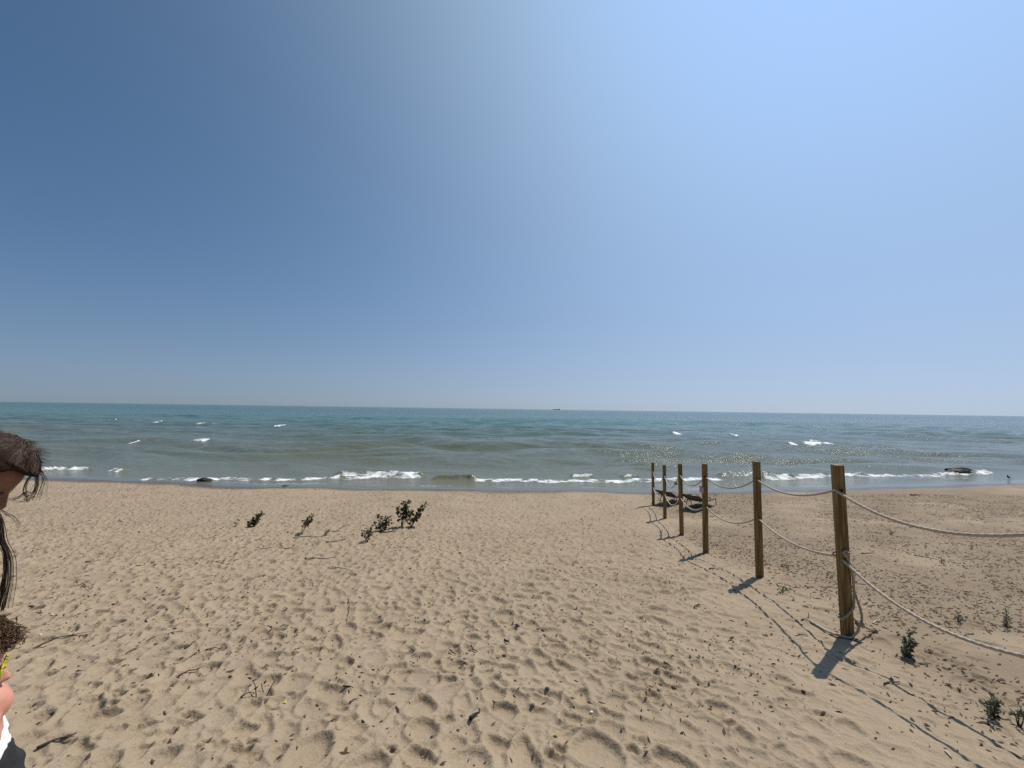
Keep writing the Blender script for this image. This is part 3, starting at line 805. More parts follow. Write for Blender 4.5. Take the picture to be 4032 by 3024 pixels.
stick("stick", "straight thick stick lowest at the left, near the child", "stick", [(143, 2955), (225, 2925), (301, 2896)], .010, M_STICK, fork=True)
stick("stick", "short bowed stick higher up at the left, right of the hanging hair", "stick", [(301, 2309), (328, 2305), (352, 2314)], .007, M_STICK)
stick("stick", "short straight stick at the left just above the bowed one", "stick", [(337, 2214), (398, 2209)], .008, M_STICK)
stick("stick", "hooked little stick left of the foreground centre", "stick", [(578, 2452), (574, 2443), (586, 2434)], .008, M_STICK)
stick("stick", "thin level stick with a yellow leaf at its end", "stick", [(811, 2563), (875, 2558)], .006, M_STICK)
stick("stick", "slanted stick beside a yellow leaf in the left foreground", "stick", [(702, 2668), (745, 2652), (796, 2640)], .008, M_STICK)
stick("stick", "curled stick slanting up towards the level stick", "stick", [(726, 2557), (750, 2545), (768, 2540)], .009, M_STICK)
stick("charred_stick", "thick black charred stick in the middle of the foreground", "stick", [(1851, 2841), (1887, 2821)], .016, M_CHAR)
stick("charred_stick", "small black chunk of wood above the charred stick, in the centre", "stick", [(1986, 2527), (2004, 2534)], .016, M_CHAR)
stick("stick", "dark slanted stick left of the black chunk of wood", "stick", [(1854, 2552), (1879, 2569)], .010, M_STICK)
stick("stick", "brown sliver of bark left of the dark slanted stick", "stick", [(1770, 2568), (1797, 2582)], .009, M_STICK)
stick("stick", "dark slanted stick in the foreground right of centre", "stick", [(2614, 2619), (2638, 2639)], .011, M_STICK)
stick("stick", "thin upright-looking stick pointing at the camera, left of centre", "stick", [(1371, 2361), (1374, 2405), (1362, 2449)], .006, M_STICK)
stick("stick", "short level stick in the foreground left of centre", "stick", [(1350, 2716), (1390, 2721)], .008, M_STICK)
stick("stick", "short slanted stick just below the level one left of centre", "stick", [(1377, 2774), (1408, 2756)], .007, M_STICK)
stick("stick", "short level stick on the rope shadow between the posts", "stick", [(2792, 2242), (2832, 2240)], .010, M_STICK)
stick("stick", "forked bit of driftwood left of the second post's shadow", "stick", [(2733, 2398), (2745, 2388), (2758, 2388)], .010, M_STICK, fork=True)
stick("stick", "straight stick right of the nearest post's shadow", "stick", [(3481, 2698), (3544, 2688)], .008, M_STICK)
stick("stick", "short level stick left of the nearest post", "stick", [(3142, 2501), (3180, 2506)], .007, M_STICK)
stick("stick", "stick touching the frayed end of the loose rope", "stick", [(3155, 2446), (3184, 2413)], .008, M_STICK)
stick("pale_stick", "pale bleached stick right of the nearest post's foot", "stick", [(3437, 2457), (3466, 2444)], .009, M_PALE)
stick("pale_stick", "pale bleached stick at the bottom edge on the right", "stick", [(3721, 2960), (3747, 2988)], .008, M_PALE)
stick("stick", "long thin twig beyond the nearest post, below the upper rope", "stick", [(3598, 2188), (3660, 2198), (3724, 2216)], .009, M_STICK)
stick("stick", "dark twig lying just right of the nearest post, past the rope", "stick", [(3392, 2181), (3440, 2178)], .011, M_STICK)
stick("stick", "dark driftwood stick near the waterline on the right", "stick", [(3584, 1950), (3624, 1952)], .035, M_STICK)
stick("stick", "long level stick in front of the thin arching sprig", "stick", [(1153, 2119), (1220, 2114), (1284, 2112)], .010, M_STICK)
stick("stick", "dark forked stick at the foot of the low bushy sapling", "stick", [(1498, 2104), (1530, 2098), (1566, 2090)], .016, M_STICK, fork=True)
stick("stick", "stick with side twigs just behind the low bushy sapling", "stick", [(1520, 2086), (1552, 2076)], .012, M_STICK, fork=True)
stick("stick", "long level stick below the sapling row", "stick", [(1200, 2200), (1260, 2203), (1320, 2198)], .010, M_STICK)
stick("stick", "thin slanting stick left below the sapling row", "stick", [(1026, 2164), (1080, 2154)], .009, M_STICK)
stick("stick", "short level stick below the thin arching sprig", "stick", [(1118, 2161), (1168, 2163)], .009, M_STICK)
stick("stick", "bowed twig lowest below the sapling row", "stick", [(1290, 2238), (1340, 2238), (1388, 2262)], .007, M_STICK)
stick("stick", "crooked twig between the arching sprig and the small sprig in front", "stick", [(1284, 2136), (1330, 2131), (1360, 2122)], .010, M_STICK, fork=True)
stick("stick", "crooked branch right of the tiny dry sprout", "stick", [(1312, 2098), (1345, 2082), (1370, 2074)], .012, M_STICK, fork=True)
stick("stick", "black stub of driftwood at the wet edge of the sand, left of centre", "stick", [(1114, 1916), (1138, 1914)], .045, M_CHAR)
stick("stick", "arched pale twig right of the small front sprig", "stick", [(1590, 2126), (1615, 2116), (1640, 2118)], .007, M_STICK)

def blob(sx, sy, sz, seed, n=2, rough=.18):
    import bmesh
    bm = bmesh.new(); bmesh.ops.create_icosphere(bm, subdivisions=n, radius=1)
    for v in bm.verts:
        p = v.co
        k = 1 + rough * (2 * float(fbm(np.array(p.x * 1.7 + seed), np.array(p.y * 1.7 + p.z * 1.3), seed, 3)) - 1) * 1.6
        v.co = Vector((p.x * sx * k, p.y * sy * k, p.z * sz * k))
    me = bpy.data.meshes.new("stone"); bm.to_mesh(me); bm.free()
    me.polygons.foreach_set('use_smooth', [True] * len(me.polygons)); return me
def stone(name, label, p, sx, sy, sz, m, seed, n=2, group=None, cat="rock", rough=.18, rz=0):
    me = blob(sx, sy, sz, seed, n, rough); me.name = name; me.materials.append(m)
    o = link(name, me, None, p, (0, 0, rz)); return tag(o, label, cat, group)
p = on_level(3795, 1862, 0.0); stone("boulder", "dark wave-washed boulder standing in the shallows at the right", Vector((p.x, p.y + .3, .02)), .80, .40, .25, M_STONE, 3, 4, None, "rock", .25, -.05)
p = on_level(797, 1893, 0.03); stone("boulder", "low dark rock at the waterline left of the sapling row", Vector((p.x, p.y + .1, .03)), .31, .17, .11, M_STONE, 8, 3, None, "rock", .25)
for k, (px, py, s_, lab) in enumerate([(2097, 2781, .013, "round dark pebble in the middle foreground"), (2155, 2715, .014, "dark pebble just above the round one in the middle foreground"), (1551, 2953, .013, "dark pebble low in the foreground left of centre"), (1703, 2905, .011, "small dark pebble right of the one low in the foreground")]):
    p = on_sand(px, py, s_ * .35); stone("pebble", lab, p, s_ * 1.3, s_, s_ * .7, M_PEBBLE, 20 + k, 2, "pebbles on the foreground sand", "pebble")
for k, (px, py, lab) in enumerate([(205, 2422, "white shell left on the sand near the child's hair"), (158, 2502, "white shell speck below the other left one"), (2329, 2808, "tiny white shell in the foreground right of centre"), (1265, 2182, "white chip on the sand below the arching sprig")]):
    p = on_sand(px, py, .006); stone("shell", lab, p, .016, .010, .007, M_WHITE, 40 + k, 1, "white shells on the sand", "shell")
for k, (px, py, lab) in enumerate([(638, 2560, "yellow leaf above the slanted stick, left foreground"), (869, 2554, "yellow leaf on the end of the thin level stick"), (741, 2661, "yellow leaf touching the slanted stick"), (589, 2723, "yellow leaf below the slanted stick on the left"), (1121, 2773, "yellow leaf by the withered dead plant"), (2079, 2572, "single yellow leaf in the middle of the sand"), (2078, 2576, None)]):
    if lab is None: continue
    p = on_sand(px, py, .006); mb = MB()
    for q in range(2): add_leaf(mb, Vector((0, 0, .002)), (rnd.uniform(-1, 1), rnd.uniform(-1, 1), .15), .022, .013, rnd)
    tag(mb.build("yellow_leaf", M_YELLOW, None, False, p), lab, "leaf", "yellow leaves on the sand")

# bark chips and litter
def chip_mesh(name, L, W, H, seed):
    r_ = random.Random(seed)
    v = [(-L / 2, 0, 0), (L / 2, r_.uniform(-.2, .2) * W, 0), (r_.uniform(-.2, .2) * L, W / 2, -H * .3), (r_.uniform(-.2, .2) * L, -W / 2, -H * .3), (r_.uniform(-.25, .25) * L, 0, H / 2), (0, 0, -H)]
    f = [(0, 3, 4), (3, 1, 4), (1, 2, 4), (2, 0, 4), (3, 0, 5), (1, 3, 5), (2, 1, 5), (0, 2, 5)]
    return mesh(name, v, f, M_STICK if seed % 3 else M_CHAR)
chips = [chip_mesh("bark_chip", random.uniform(.030, .06), random.uniform(.012, .022), random.uniform(.010, .018), k) for k in range(9)]
N = 240000
lx = rng.uniform(-20, 27, N); ly = rng.uniform(1.2, 17.2, N)
vis = np.abs(lx) < 1.55 * ly + .6
lx, ly = lx[vis], ly[vis]
side = lx - fence_x(ly)
patch = fbm(lx * .55, ly * .8, 61, 3)
patch2 = fbm(lx * 2.6, ly * 3.5, 63, 2)
dens = np.where(side > -.2, sstep(.40, .62, patch * .6 + patch2 * .4) * 1.0 + .16, .20 + .6 * sstep(.42, .66, patch * .5 + patch2 * .5))
dens = np.where((side <= -.2) & (lx < -1.5) & (ly > 4), dens * 1.35, dens)
dens = dens * np.where(side > 0, 1.25 - .03 * ly, .62)
keep = (rng.random(len(lx)) < dens) & (ly < shore(lx) - .5)
lx, ly, side = lx[keep], ly[keep], side[keep]
lz = sand_z(lx, ly)
order = np.argsort(ly + .25 * np.abs(lx))
near_i = [i for i in order if side[i] < 0 and ly[i] < 5.2][::5][:300]
near_set = set(near_i)
for k, i in enumerate(near_i):
    o = bpy.data.objects.new("bark_chip", chips[k % len(chips)]); COL.objects.link(o)
    o.location = (lx[i], ly[i], lz[i] + .003); s_ = random.uniform(.5, 1.1)
    o.scale = (s_, s_ * random.uniform(.7, 1.2), s_); o.rotation_euler = (random.uniform(-.2, .2), random.uniform(-.25, .25), random.uniform(0, 6.28))
    tag(o, "small dark chip of bark lying on the trampled foreground sand", "bark chip", "bark chips on the foreground sand")
tv = np.array([(-1, 0, 0), (1, .1, .0), (.1, 1, -.2), (-.2, -1, -.2), (.1, 0, 1)])
tf = np.array([(0, 3, 4), (3, 1, 4), (1, 2, 4), (2, 0, 4)])
idx = np.array([i for i in range(len(lx)) if i not in near_set])
n = len(idx)
ln = rng.lognormal(-4.15, .5, n) * np.where(side[idx] > 0, 1.15, .85); ln = np.clip(ln, .005, .06)
wd = ln * rng.uniform(.16, .5, n); wd = np.clip(wd, .003, .012)
a = np.where(side[idx] > 0, rng.normal(.35, .75, n), rng.uniform(0, math.pi, n))
V = np.empty((n, 5, 3)); x_ = tv[None, :, 0] * ln[:, None]; y_ = tv[None, :, 1] * wd[:, None]
V[..., 0] = x_ * np.cos(a)[:, None] - y_ * np.sin(a)[:, None] + lx[idx][:, None]
V[..., 1] = x_ * np.sin(a)[:, None] + y_ * np.cos(a)[:, None] + ly[idx][:, None]
V[..., 2] = tv[None, :, 2] * (wd * .9)[:, None] + (lz[idx] + .004)[:, None] + x_ * rng.uniform(-.2, .2, n)[:, None]
F = (tf[None] + (np.arange(n) * 5)[:, None, None]).reshape(-1, 3)
me = bpy.data.meshes.new("bark_litter"); me.vertices.add(n * 5); me.vertices.foreach_set('co', V.astype(np.float32).ravel())
me.loops.add(F.size); me.loops.foreach_set('vertex_index', F.ravel().astype(np.int32)); me.polygons.add(len(F)); me.polygons.foreach_set('loop_start', np.arange(0, F.size, 3, dtype=np.int32)); me.update(calc_edges=True)
me.materials.append(M_LITTER)
o = link("bark_litter", me); o['kind'] = 'stuff'; o['label'] = "brown bark and twig litter strewn over the sand"

# ------------------------------------------------------------------ birds and the ship
def make_bird(label, loc, face, size, flying=False):
    root = empty("bird", loc, face); tag(root, label, "bird")
    s_ = size; mb = MB()
    mb.tube([(-.30 * s_, 0, .20 * s_), (-.2 * s_, 0, .23 * s_), (0, 0, .25 * s_), (.18 * s_, 0, .31 * s_), (.26 * s_, 0, .42 * s_), (.30 * s_, 0, .50 * s_), (.36 * s_, 0, .50 * s_), (.385 * s_, 0, .495 * s_)], [.02 * s_, .08 * s_, .125 * s_, .11 * s_, .065 * s_, .06 * s_, .05 * s_, .02 * s_], 10); mb.build("body", M_BIRD, root)
    mb = MB(); mb.tube([(.385 * s_, 0, .495 * s_), (.47 * s_, 0, .475 * s_)], [.018 * s_, .004 * s_], 6); mb.build("beak", M_CHAR, root)
    mb = MB(); mb.box((-.45 * s_, 0, .155 * s_), Vector((.17, 0, .045)) * s_, Vector((0, .045, 0)) * s_, Vector((0, 0, .01)) * s_); mb.build("tail", M_BIRD, root)
    for sy in (-1, 1):
        if flying:
            mb = MB(); mb.add([Vector(p) * s_ for p in [(.14, 0, .28), (-.12, 0, .27), (-.16, sy * .4, .42), (.10, sy * .4, .45), (-.2, sy * .95, .33)]], [(0, 1, 2, 3), (3, 2, 4)])
            w = mb.build("wing", M_BIRD, root, False); w.modifiers.new("thick", 'SOLIDIFY').thickness = .02 * s_
        else:
            mb = MB(); mb.tube([(.16 * s_, sy * .10 * s_, .28 * s_), (-.05 * s_, sy * .125 * s_, .25 * s_), (-.34 * s_, sy * .03 * s_, .19 * s_)], [.03 * s_, .06 * s_, .01 * s_], 6); mb.build("wing", M_BIRD, root)
            mb = MB(); mb.tube([(.02 * s_, sy * .05 * s_, .17 * s_), (.0, sy * .05 * s_, .08 * s_), (.02 * s_, sy * .05 * s_, -.01 * s_), (.09 * s_, sy * .05 * s_, -.012 * s_)], .012 * s_, 5); mb.build("leg", M_CHAR, root)
    return root
p = on_level(3972, 1885, 0.02)
make_bird("dark bird standing at the water's edge near the right side", Vector((p.x, p.y, max(float(sand_z(p.x, p.y)), 0.0) + .01)), math.radians(200), .40)
make_bird("tiny speck of a bird flying low over the horizon at the right", at_depth(3031, 1607, 90), math.radians(40), .28, True)
sp_ = on_level(2191, 1614.5, 0); sc_k = 4800 / sp_.y if sp_.y > 0 else 1
c0 = at_depth(2191, 1612, 4800); ship = empty("freighter", (c0.x, c0.y, 0)); tag(ship, "long low freighter tiny on the horizon near the centre", "ship")
mb = MB()
hull = [(-46, 0), (-44, 6), (40, 6), (47, 0)]
pts = [(-43, 0, 0), (-46, 0, 5.5), (-44, 6, 5.5), (38, 6, 5.5), (47, 0, 6.5), (38, -6, 5.5), (-44, -6, 5.5), (-42, 5, 0), (37, 5, 0), (43, 0, 0), (37, -5, 0), (-42, -5, 0)]
mb.add([Vector(q) for q in pts], [(0, 1, 2, 7), (7, 2, 3, 8), (8, 3, 4, 9), (9, 4, 5, 10), (10, 5, 6, 11), (11, 6, 1, 0), (1, 6, 5, 4, 3, 2), (0, 7, 8, 9, 10, 11)]); mb.build("hull", M_HULL, ship, False)
mb = MB(); mb.box((38, 0, 8.5), (4, 0, 0), (0, 4.5, 0), (0, 0, 3)); mb.box((38, 0, 12.2), (2.5, 0, 0), (0, 5.5, 0), (0, 0, .8)); mb.build("deckhouse", M_HULL, ship, False)
mb = MB(); mb.tube([(33, 0, 6), (33, 0, 11)], 1.2, 8); mb.build("funnel", M_HULL, ship)
mb = MB(); mb.box((-4, 0, 6.3), (34, 0, 0), (0, 4, 0), (0, 0, .8)); mb.build("cargo_hatch", M_HULL, ship, False)

# ------------------------------------------------------------------ people at the left edge
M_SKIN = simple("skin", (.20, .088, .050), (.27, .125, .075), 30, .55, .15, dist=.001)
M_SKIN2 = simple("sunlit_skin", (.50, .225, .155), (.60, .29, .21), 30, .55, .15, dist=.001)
M_HAIR = simple("dark_brown_hair", (.016, .009, .006), (.042, .024, .016), 60, .75, .5, (1, 1, 1), dist=.003, spec=.05)
M_HAIR2 = simple("brown_hair_strands", (.026, .016, .010), (.100, .063, .040), 40, .5, .2, dist=.001)
M_CURL = simple("brown_curly_hair", (.060, .030, .014), (.135, .074, .036), 60, .5, .5, dist=.003)
M_TEE = simple("white_cotton", (.72, .72, .72), (.82, .82, .82), 14, .9, .3, dist=.006)
M_BLACK = simple("black_cotton", (.012, .012, .013), (.03, .03, .032), 14, .85, .3, dist=.006)
M_NAVY = simple("dark_grey_cotton", (.035, .037, .045), (.06, .063, .075), 14, .9, .3, dist=.006)
M_LENS = simple("sunglass_lens", (.01, .01, .012), (.02, .02, .022), 5, .1, 0)
M_YFRAME = simple("yellow_green_plastic", (.50, .40, .03), (.26, .32, .05), 14, .35, 0)
M_EYE = simple("dark_eye", (.03, .02, .015), (.06, .04, .03), 5, .3, 0)
def capsule(mb, a, b, ra, rb, n=14):
    a, b = Vector(a), Vector(b); d = (b - a); L = d.length; d.normalize()
    pts = []; rad = []
    for k in range(5):
        q = math.pi / 2 * (k / 4); pts.append(a - d * ra * math.cos(q) * .98); rad.append(max(ra * math.sin(q), .0008))
    for k in range(5):
        q = math.pi / 2 * (1 - k / 4); pts.append(b + d * rb * math.cos(q) * .98); rad.append(max(rb * math.sin(q), .0008))
    mb.tube(pts, rad, n)
def ellip(mb, c, axes, n=20, m=14):
    c = Vector(c); A, B, C_ = [Vector(x) for x in axes]; k = len(mb.v)
    for i in range(m + 1):
        th = math.pi * i / m
        for j in range(n):
            ph = 2 * math.pi * j / n
            st = max(math.sin(th), .004)
            mb.v.append(c + A * (st * math.cos(ph)) + B * (st * math.sin(ph)) + C_ * math.cos(th))
    for i in range(m):
        for j in range(n):
            j2 = (j + 1) % n
            mb.f.append((k + i * n + j, k + (i + 1) * n + j, k + (i + 1) * n + j2, k + i * n + j2))
    mb.f.append(tuple(k + j for j in range(n))); mb.f.append(tuple(k + m * n + j for j in reversed(range(n))))
def solid(name, mb, m, parent, voxel, smooth_it=6, folds=0):
    """merge overlapping closed forms into one continuous surface"""
    tmp = link("tmp", mesh("tmp", mb.v, mb.f))
    md = tmp.modifiers.new("r", 'REMESH'); md.mode = 'VOXEL'; md.voxel_size = voxel
    sm = tmp.modifiers.new("s", 'SMOOTH'); sm.iterations = smooth_it; sm.factor = .5
    if folds:
        tx = bpy.data.textures.new("cloth_folds", 'CLOUDS'); tx.noise_scale = .055; tx.noise_depth = 2
        dm = tmp.modifiers.new("d", 'DISPLACE'); dm.texture = tx; dm.strength = folds; dm.mid_level = .5
    dg = bpy.context.evaluated_depsgraph_get(); me = bpy.data.meshes.new_from_object(tmp.evaluated_get(dg))
    me.name = name; me.materials.clear(); me.materials.append(m); me.polygons.foreach_set('use_smooth', [True] * len(me.polygons))
    bpy.data.objects.remove(tmp)
    return link(name, me, parent)
def person(label, HO, head_s, fdir, pitch, ground_pt, skin, pose):
    """HO: head centre; everything else hangs from it. f = facing, s = the person's right hand side."""
    root = empty("person", ground_pt); tag(root, label, "person")
    G = Vector(ground_pt); f = Vector(fdir).normalized(); s = Vector((f.y, -f.x, 0)); u = Vector((0, 0, 1))
    H = Vector(HO) - G; k = head_s
    hf = f * math.cos(pitch) - u * math.sin(pitch); hu = f * math.sin(pitch) + u * math.cos(pitch)
    def hp(a, b, c): return H + (hf * a + s * b + hu * c) * k
    mb = MB()
    # head: cranium, jaw, brow, nose, lips, chin, ears
    ellip(mb, hp(-.008, 0, .03), (hf * .094 * k, s * .074 * k, hu * .09 * k))
    ellip(mb, hp(.022, 0, -.035), (hf * .066 * k, s * .058 * k, hu * .078 * k))
    ellip(mb, hp(.064, 0, -.096), (hf * .022 * k, s * .026 * k, hu * .016 * k))
    ellip(mb, hp(.072, 0, .022), (hf * .016 * k, s * .05 * k, hu * .012 * k))
    capsule(mb, hp(.082, 0, .008), hp(.104, 0, -.030), .008 * k, .012 * k)
    for q in (-1, 1):
        capsule(mb, hp(.092, q * .010, -.034), hp(.084, q * .015, -.034), .007 * k, .007 * k)
        ellip(mb, hp(-.006, q * .075, -.008), (hf * .017 * k, s * .009 * k, hu * .030 * k), 10, 8)
        ellip(mb, hp(.055, q * .04, -.03), (hf * .028 * k, s * .022 * k, hu * .022 * k), 12, 8)
    capsule(mb, hp(.080, -.018, -.063), hp(.080, .018, -.063), .009 * k, .009 * k)
    capsule(mb, hp(.077, -.015, -.075), hp(.077, .015, -.075), .009 * k, .009 * k)
    Ht = H.z + .12 * k                              # standing height of the figure as posed
    sh = Vector(pose['neck']) if 'neck' in pose else None
    neck0 = hp(-.03, 0, -.07); nb = H - f * (pose.get('nbf', .055) * k) - u * (pose.get('nbz', .215) * k)
    capsule(mb, neck0, nb, .050 * k, pose.get('neck_r', .058) * k)
    S = Ht                                             # scale of the body
    hip_z = S * .50; hipc = Vector((nb.x, nb.y, hip_z)) - f * pose.get('lean', .10) * .6
    chest = nb.lerp(hipc, .28) + f * pose.get('chest', 0); waist = nb.lerp(hipc, .66)
    w = pose['shoulder']
    ellip(mb, chest, (f * w * .52, s * w * .86, u * S * .115)); ellip(mb, waist, (f * w * .46, s * w * .66, u * S * .10)); ellip(mb, hipc, (f * w * .52, s * w * .74, u * S * .085))
    capsule(mb, nb - u * .02 * S - s * w * .80, nb - u * .02 * S + s * w * .80, .030 * S, .030 * S)
    info = {'nb': nb, 'chest': chest, 'waist': waist, 'hipc': hipc, 'f': f, 's': s, 'u': u, 'S': S, 'w': w, 'hp': hp, 'hf': hf, 'hu': hu, 'H': H, 'k': k, 'knees': [], 'feet': [], 'sh': [], 'el': []}
    for q in (-1, 1):
        hipj = hipc + s * q * w * .42 - u * .03 * S
        foot = s * q * w * .50 + u * .045 * S + Vector((hipc.x, hipc.y, 0)) * .75
        foot.z += float(sand_z(G.x + foot.x, G.y + foot.y)) - G.z
        knee = hipj.lerp(foot, .50) + f * .02 * S
        capsule(mb, hipj, knee, .052 * S, .036 * S); capsule(mb, knee, foot, .035 * S, .022 * S)
        capsule(mb, foot - u * .022 * S - f * .02 * S, foot - u * .028 * S + f * .095 * S, .022 * S, .018 * S)
        info['knees'].append(knee); info['feet'].append(foot)
        sj = nb - u * .03 * S + s * q * w * .92
        el = sj - u * S * .165 + f * pose.get('arm', .03) * S + s * q * .02
        wr = el - u * S * pose.get('fore', .13) + f * S * pose.get('reach', .06)
        capsule(mb, sj, el, .031 * S, .024 * S); capsule(mb, el, wr, .024 * S, .016 * S)
        info['sh'].append(sj); info['el'].append(el)
        hd = (wr - el).normalized(); palm = wr + hd * .045 * S
        ellip(mb, palm, (f * .022 * S, s * .012 * S, hd * .036 * S), 10, 8)
        for fi, (off_, ln_) in enumerate(((.016, .036), (.006, .042), (-.005, .040), (-.015, .032))):
            a0 = palm + hd * .028 * S + f * off_ * S; a1 = a0 + hd * ln_ * .55 * S; a2 = a1 + (hd - s * q * .45).normalized() * ln_ * .5 * S
            capsule(mb, a0, a1, .0056 * S, .0052 * S, 8); capsule(mb, a1, a2, .0052 * S, .0045 * S, 8)
        capsule(mb, palm + f * .018 * S - hd * .012 * S, palm + f * .036 * S + hd * .016 * S, .0065 * S, .0055 * S, 8)
    solid("body", mb, skin, root, .0065, 4)
    for q in (-1, 1):
        e = MB(); ellip(e, hp(.068, q * .030, .004), (hf * .011 * k, s * .011 * k, hu * .007 * k), 10, 8); e.build("eye", M_EYE, root)
    return root, info
def garment(name, mb, m, root, voxel=.008, it=8):
    o = solid(name, mb, m, root, voxel, it, .03); return o

# --- dark-haired person, head bowed, long loose strands
f1 = Vector((.61, .79, 0)).normalized()
hl = at_depth(108, 1864, 1.284)
HO1 = hl - f1 * .106 - Vector((0, 0, .007))
g1_ = HO1 - f1 * .12; gp1 = Vector((g1_.x, g1_.y, float(sand_z(g1_.x, g1_.y))))
root1, I1 = person("dark-haired person with bowed head cut off by the left edge, strands of hair blowing", HO1, 1.0, f1, math.radians(41), gp1, M_SKIN, {'shoulder': .19, 'lean': .10, 'reach': -.04, 'arm': -.05})
def torso_cloth(mb, I, grow, top=.02, low=0.0, sleeve=.55):
    f, s, u, S, w = I['f'], I['s'], I['u'], I['S'], I['w']
    g = grow
    ellip(mb, I['chest'], (f * (w * .52 + g), s * (w * .88 + g), u * (S * .115 + g)))
    if not low: ellip(mb, I['waist'], (f * (w * .50 + g), s * (w * .72 + g), u * (S * .11 + g))); ellip(mb, I['hipc'] + u * .03 * S, (f * (w * .54 + g) * (.2 if low else 1), s * (w * .78 + g) * (.2 if low else 1), u * (S * .08 + g) * (.2 if low else 1)))
    if low: return
    capsule(mb, I['nb'] - u * .025 * S - s * w * .82, I['nb'] - u * .025 * S + s * w * .82, .032 * S + g, .032 * S + g)
    for a, b in zip(I['sh'], I['el']): capsule(mb, a, a.lerp(b, sleeve), .036 * S + g, .036 * S + g)
def shorts_cloth(mb, I, grow, length=.7):
    f, s, u, S, w = I['f'], I['s'], I['u'], I['S'], I['w']; g = grow
    ellip(mb, I['hipc'], (f * (w * .54 + g), s * (w * .78 + g), u * (S * .088 + g)))
    for q, kn in zip((-1, 1), I['knees']):
        a = I['hipc'] + s * q * w * .42 - u * .03 * S; capsule(mb, a, a.lerp(kn, length), .056 * S + g, .052 * S + g)
mb = MB(); torso_cloth(mb, I1, .010); garment("shirt", mb, M_NAVY, root1)
mb = MB(); shorts_cloth(mb, I1, .016); garment("shorts", mb, M_BLACK, root1)
def hair_cap(I, thick, back, m, root, front=.052, name="hair"):
    hp, hf, hu, s, k = I['hp'], I['hf'], I['hu'], I['s'], I['k']; mb = MB()
    n, mm = 40, 22; kk = 0; V = []; F = []
    c = hp(-.012, 0, .030)
    for i in range(mm + 1):
        for j in range(n):
            ph = 2 * math.pi * j / n; fr = math.cos(ph)
            lim = math.radians(66 if fr > .5 else 66 + (1 - (fr + 1) / 1.5) * back)
            th = max(.02, lim * i / mm)
            rr = 1 + .05 * math.sin(9 * ph) * math.sin(th) + .03 * (random.random() - .5)
            V.append(c + (hf * math.sin(th) * math.cos(ph) * (.098 + thick) + s * math.sin(th) * math.sin(ph) * (.078 + thick) + hu * math.cos(th) * (.092 + thick)) * k * rr)
    for i in range(mm):
        for j in range(n): j2 = (j + 1) % n; F.append((i * n + j, (i + 1) * n + j, (i + 1) * n + j2, i * n + j2))
    F.append(tuple(range(n)))
    o = link(name, mesh(name, V, F, m, True), root)
    sd_ = o.modifiers.new("thick", 'SOLIDIFY'); sd_.thickness = .012; sd_.offset = -1
    return o
hair1 = hair_cap(I1, .012, 75, M_HAIR, root1)
hp1, hf1, hu1, s1 = I1['hp'], I1['hf'], I1['hu'], I1['s']
# fine strands combed back over the cap, and flyaways
mb = MB(); R_ = random.Random(3)
for q in range(2400):
    ph = R_.uniform(-2.2, 2.2); pts = []; r0 = R_.uniform(.0, .012)
    for t in range(7):
        th = math.radians(62 - t * (R_.uniform(17, 19))); 
        a = ph * (1 - .04 * t)
        pts.append(hp1(-.012 + math.sin(th) * math.cos(a) * (.112 + r0), math.sin(th) * math.sin(a) * (.092 + r0), .030 + math.cos(th) * (.106 + r0)) + Vector((R_.gauss(0, .0016), R_.gauss(0, .0016), R_.gauss(0, .0016))))
    mb.tube(pts, [.0004 + .0007 * math.sin(math.pi * (t + .5) / 7) for t in range(7)], 3, False)
for q in range(420):
    th, ph = R_.uniform(.1, 1.15), R_.uniform(-1.3, 1.3)
    p0 = hp1(-.012 + math.sin(th) * math.cos(ph) * .113, math.sin(th) * math.sin(ph) * .093, .030 + math.cos(th) * .107)
    d = (p0 - hp1(0, 0, .02)).normalized(); e = p0 + d * R_.uniform(.002, .016) + Vector((R_.uniform(-.02, .03), R_.uniform(-.02, .03), R_.uniform(-.02, .01)))
    mb.tube([p0, p0.lerp(e, .5) + Vector((0, 0, .006)), e], [.0007, .0006, .0003], 3, False)
st_o = mb.build("hair_strands", M_HAIR2, hair1)
def lock(pxd, r0, r1, nst, spread, m, parent, G, taper=True):
    """a lock of hair through photo pixels at given depths"""
    pts = spline([at_depth(a, b, d) - G for a, b, d in pxd], 6); mb = MB(); n = len(pts)
    for q in range(nst):
        off_ = Vector((R_.gauss(0, 1), R_.gauss(0, 1), R_.gauss(0, .4))) * spread
        off2 = Vector((R_.gauss(0, 1), R_.gauss(0, 1), R_.gauss(0, .6))) * spread * 2.2
        mb.tube([p + off_.lerp(off2, k / (n - 1)) for k, p in enumerate(pts)], [(r0 + (r1 - r0) * k / (n - 1)) for k in range(n)], 4, False)
    return mb.build("hair_lock", m, parent)
lock([(128, 1812, 1.28), (143, 1850, 1.29), (146, 1890, 1.29), (140, 1925, 1.285), (128, 1945, 1.28)], .0016, .0005, 12, .0022, M_HAIR2, hair1, gp1)
lock([(130, 1835, 1.27), (128, 1866, 1.27), (112, 1885, 1.265), (98, 1915, 1.26), (94, 1945, 1.26)], .0015, .0005, 10, .0016, M_HAIR2, hair1, gp1)
lock([(132, 1815, 1.28), (158, 1860, 1.30), (170, 1885, 1.30), (164, 1915, 1.30), (150, 1960, 1.295)], .0007, .0003, 14, .006, M_HAIR2, hair1, gp1)
lock([(94, 1942, 1.26), (80, 1956, 1.26), (45, 1970, 1.255)], .0007, .0004, 7, .003, M_HAIR2, hair1, gp1)
lock([(-60, 1960, 1.17), (-15, 2020, 1.18), (2, 2080, 1.19), (6, 2130, 1.19), (24, 2175, 1.195), (30, 2215, 1.195), (26, 2290, 1.19), (12, 2350, 1.19), (-2, 2402, 1.19)], .0011, .0005, 46, .0034, M_HAIR2, hair1, gp1)
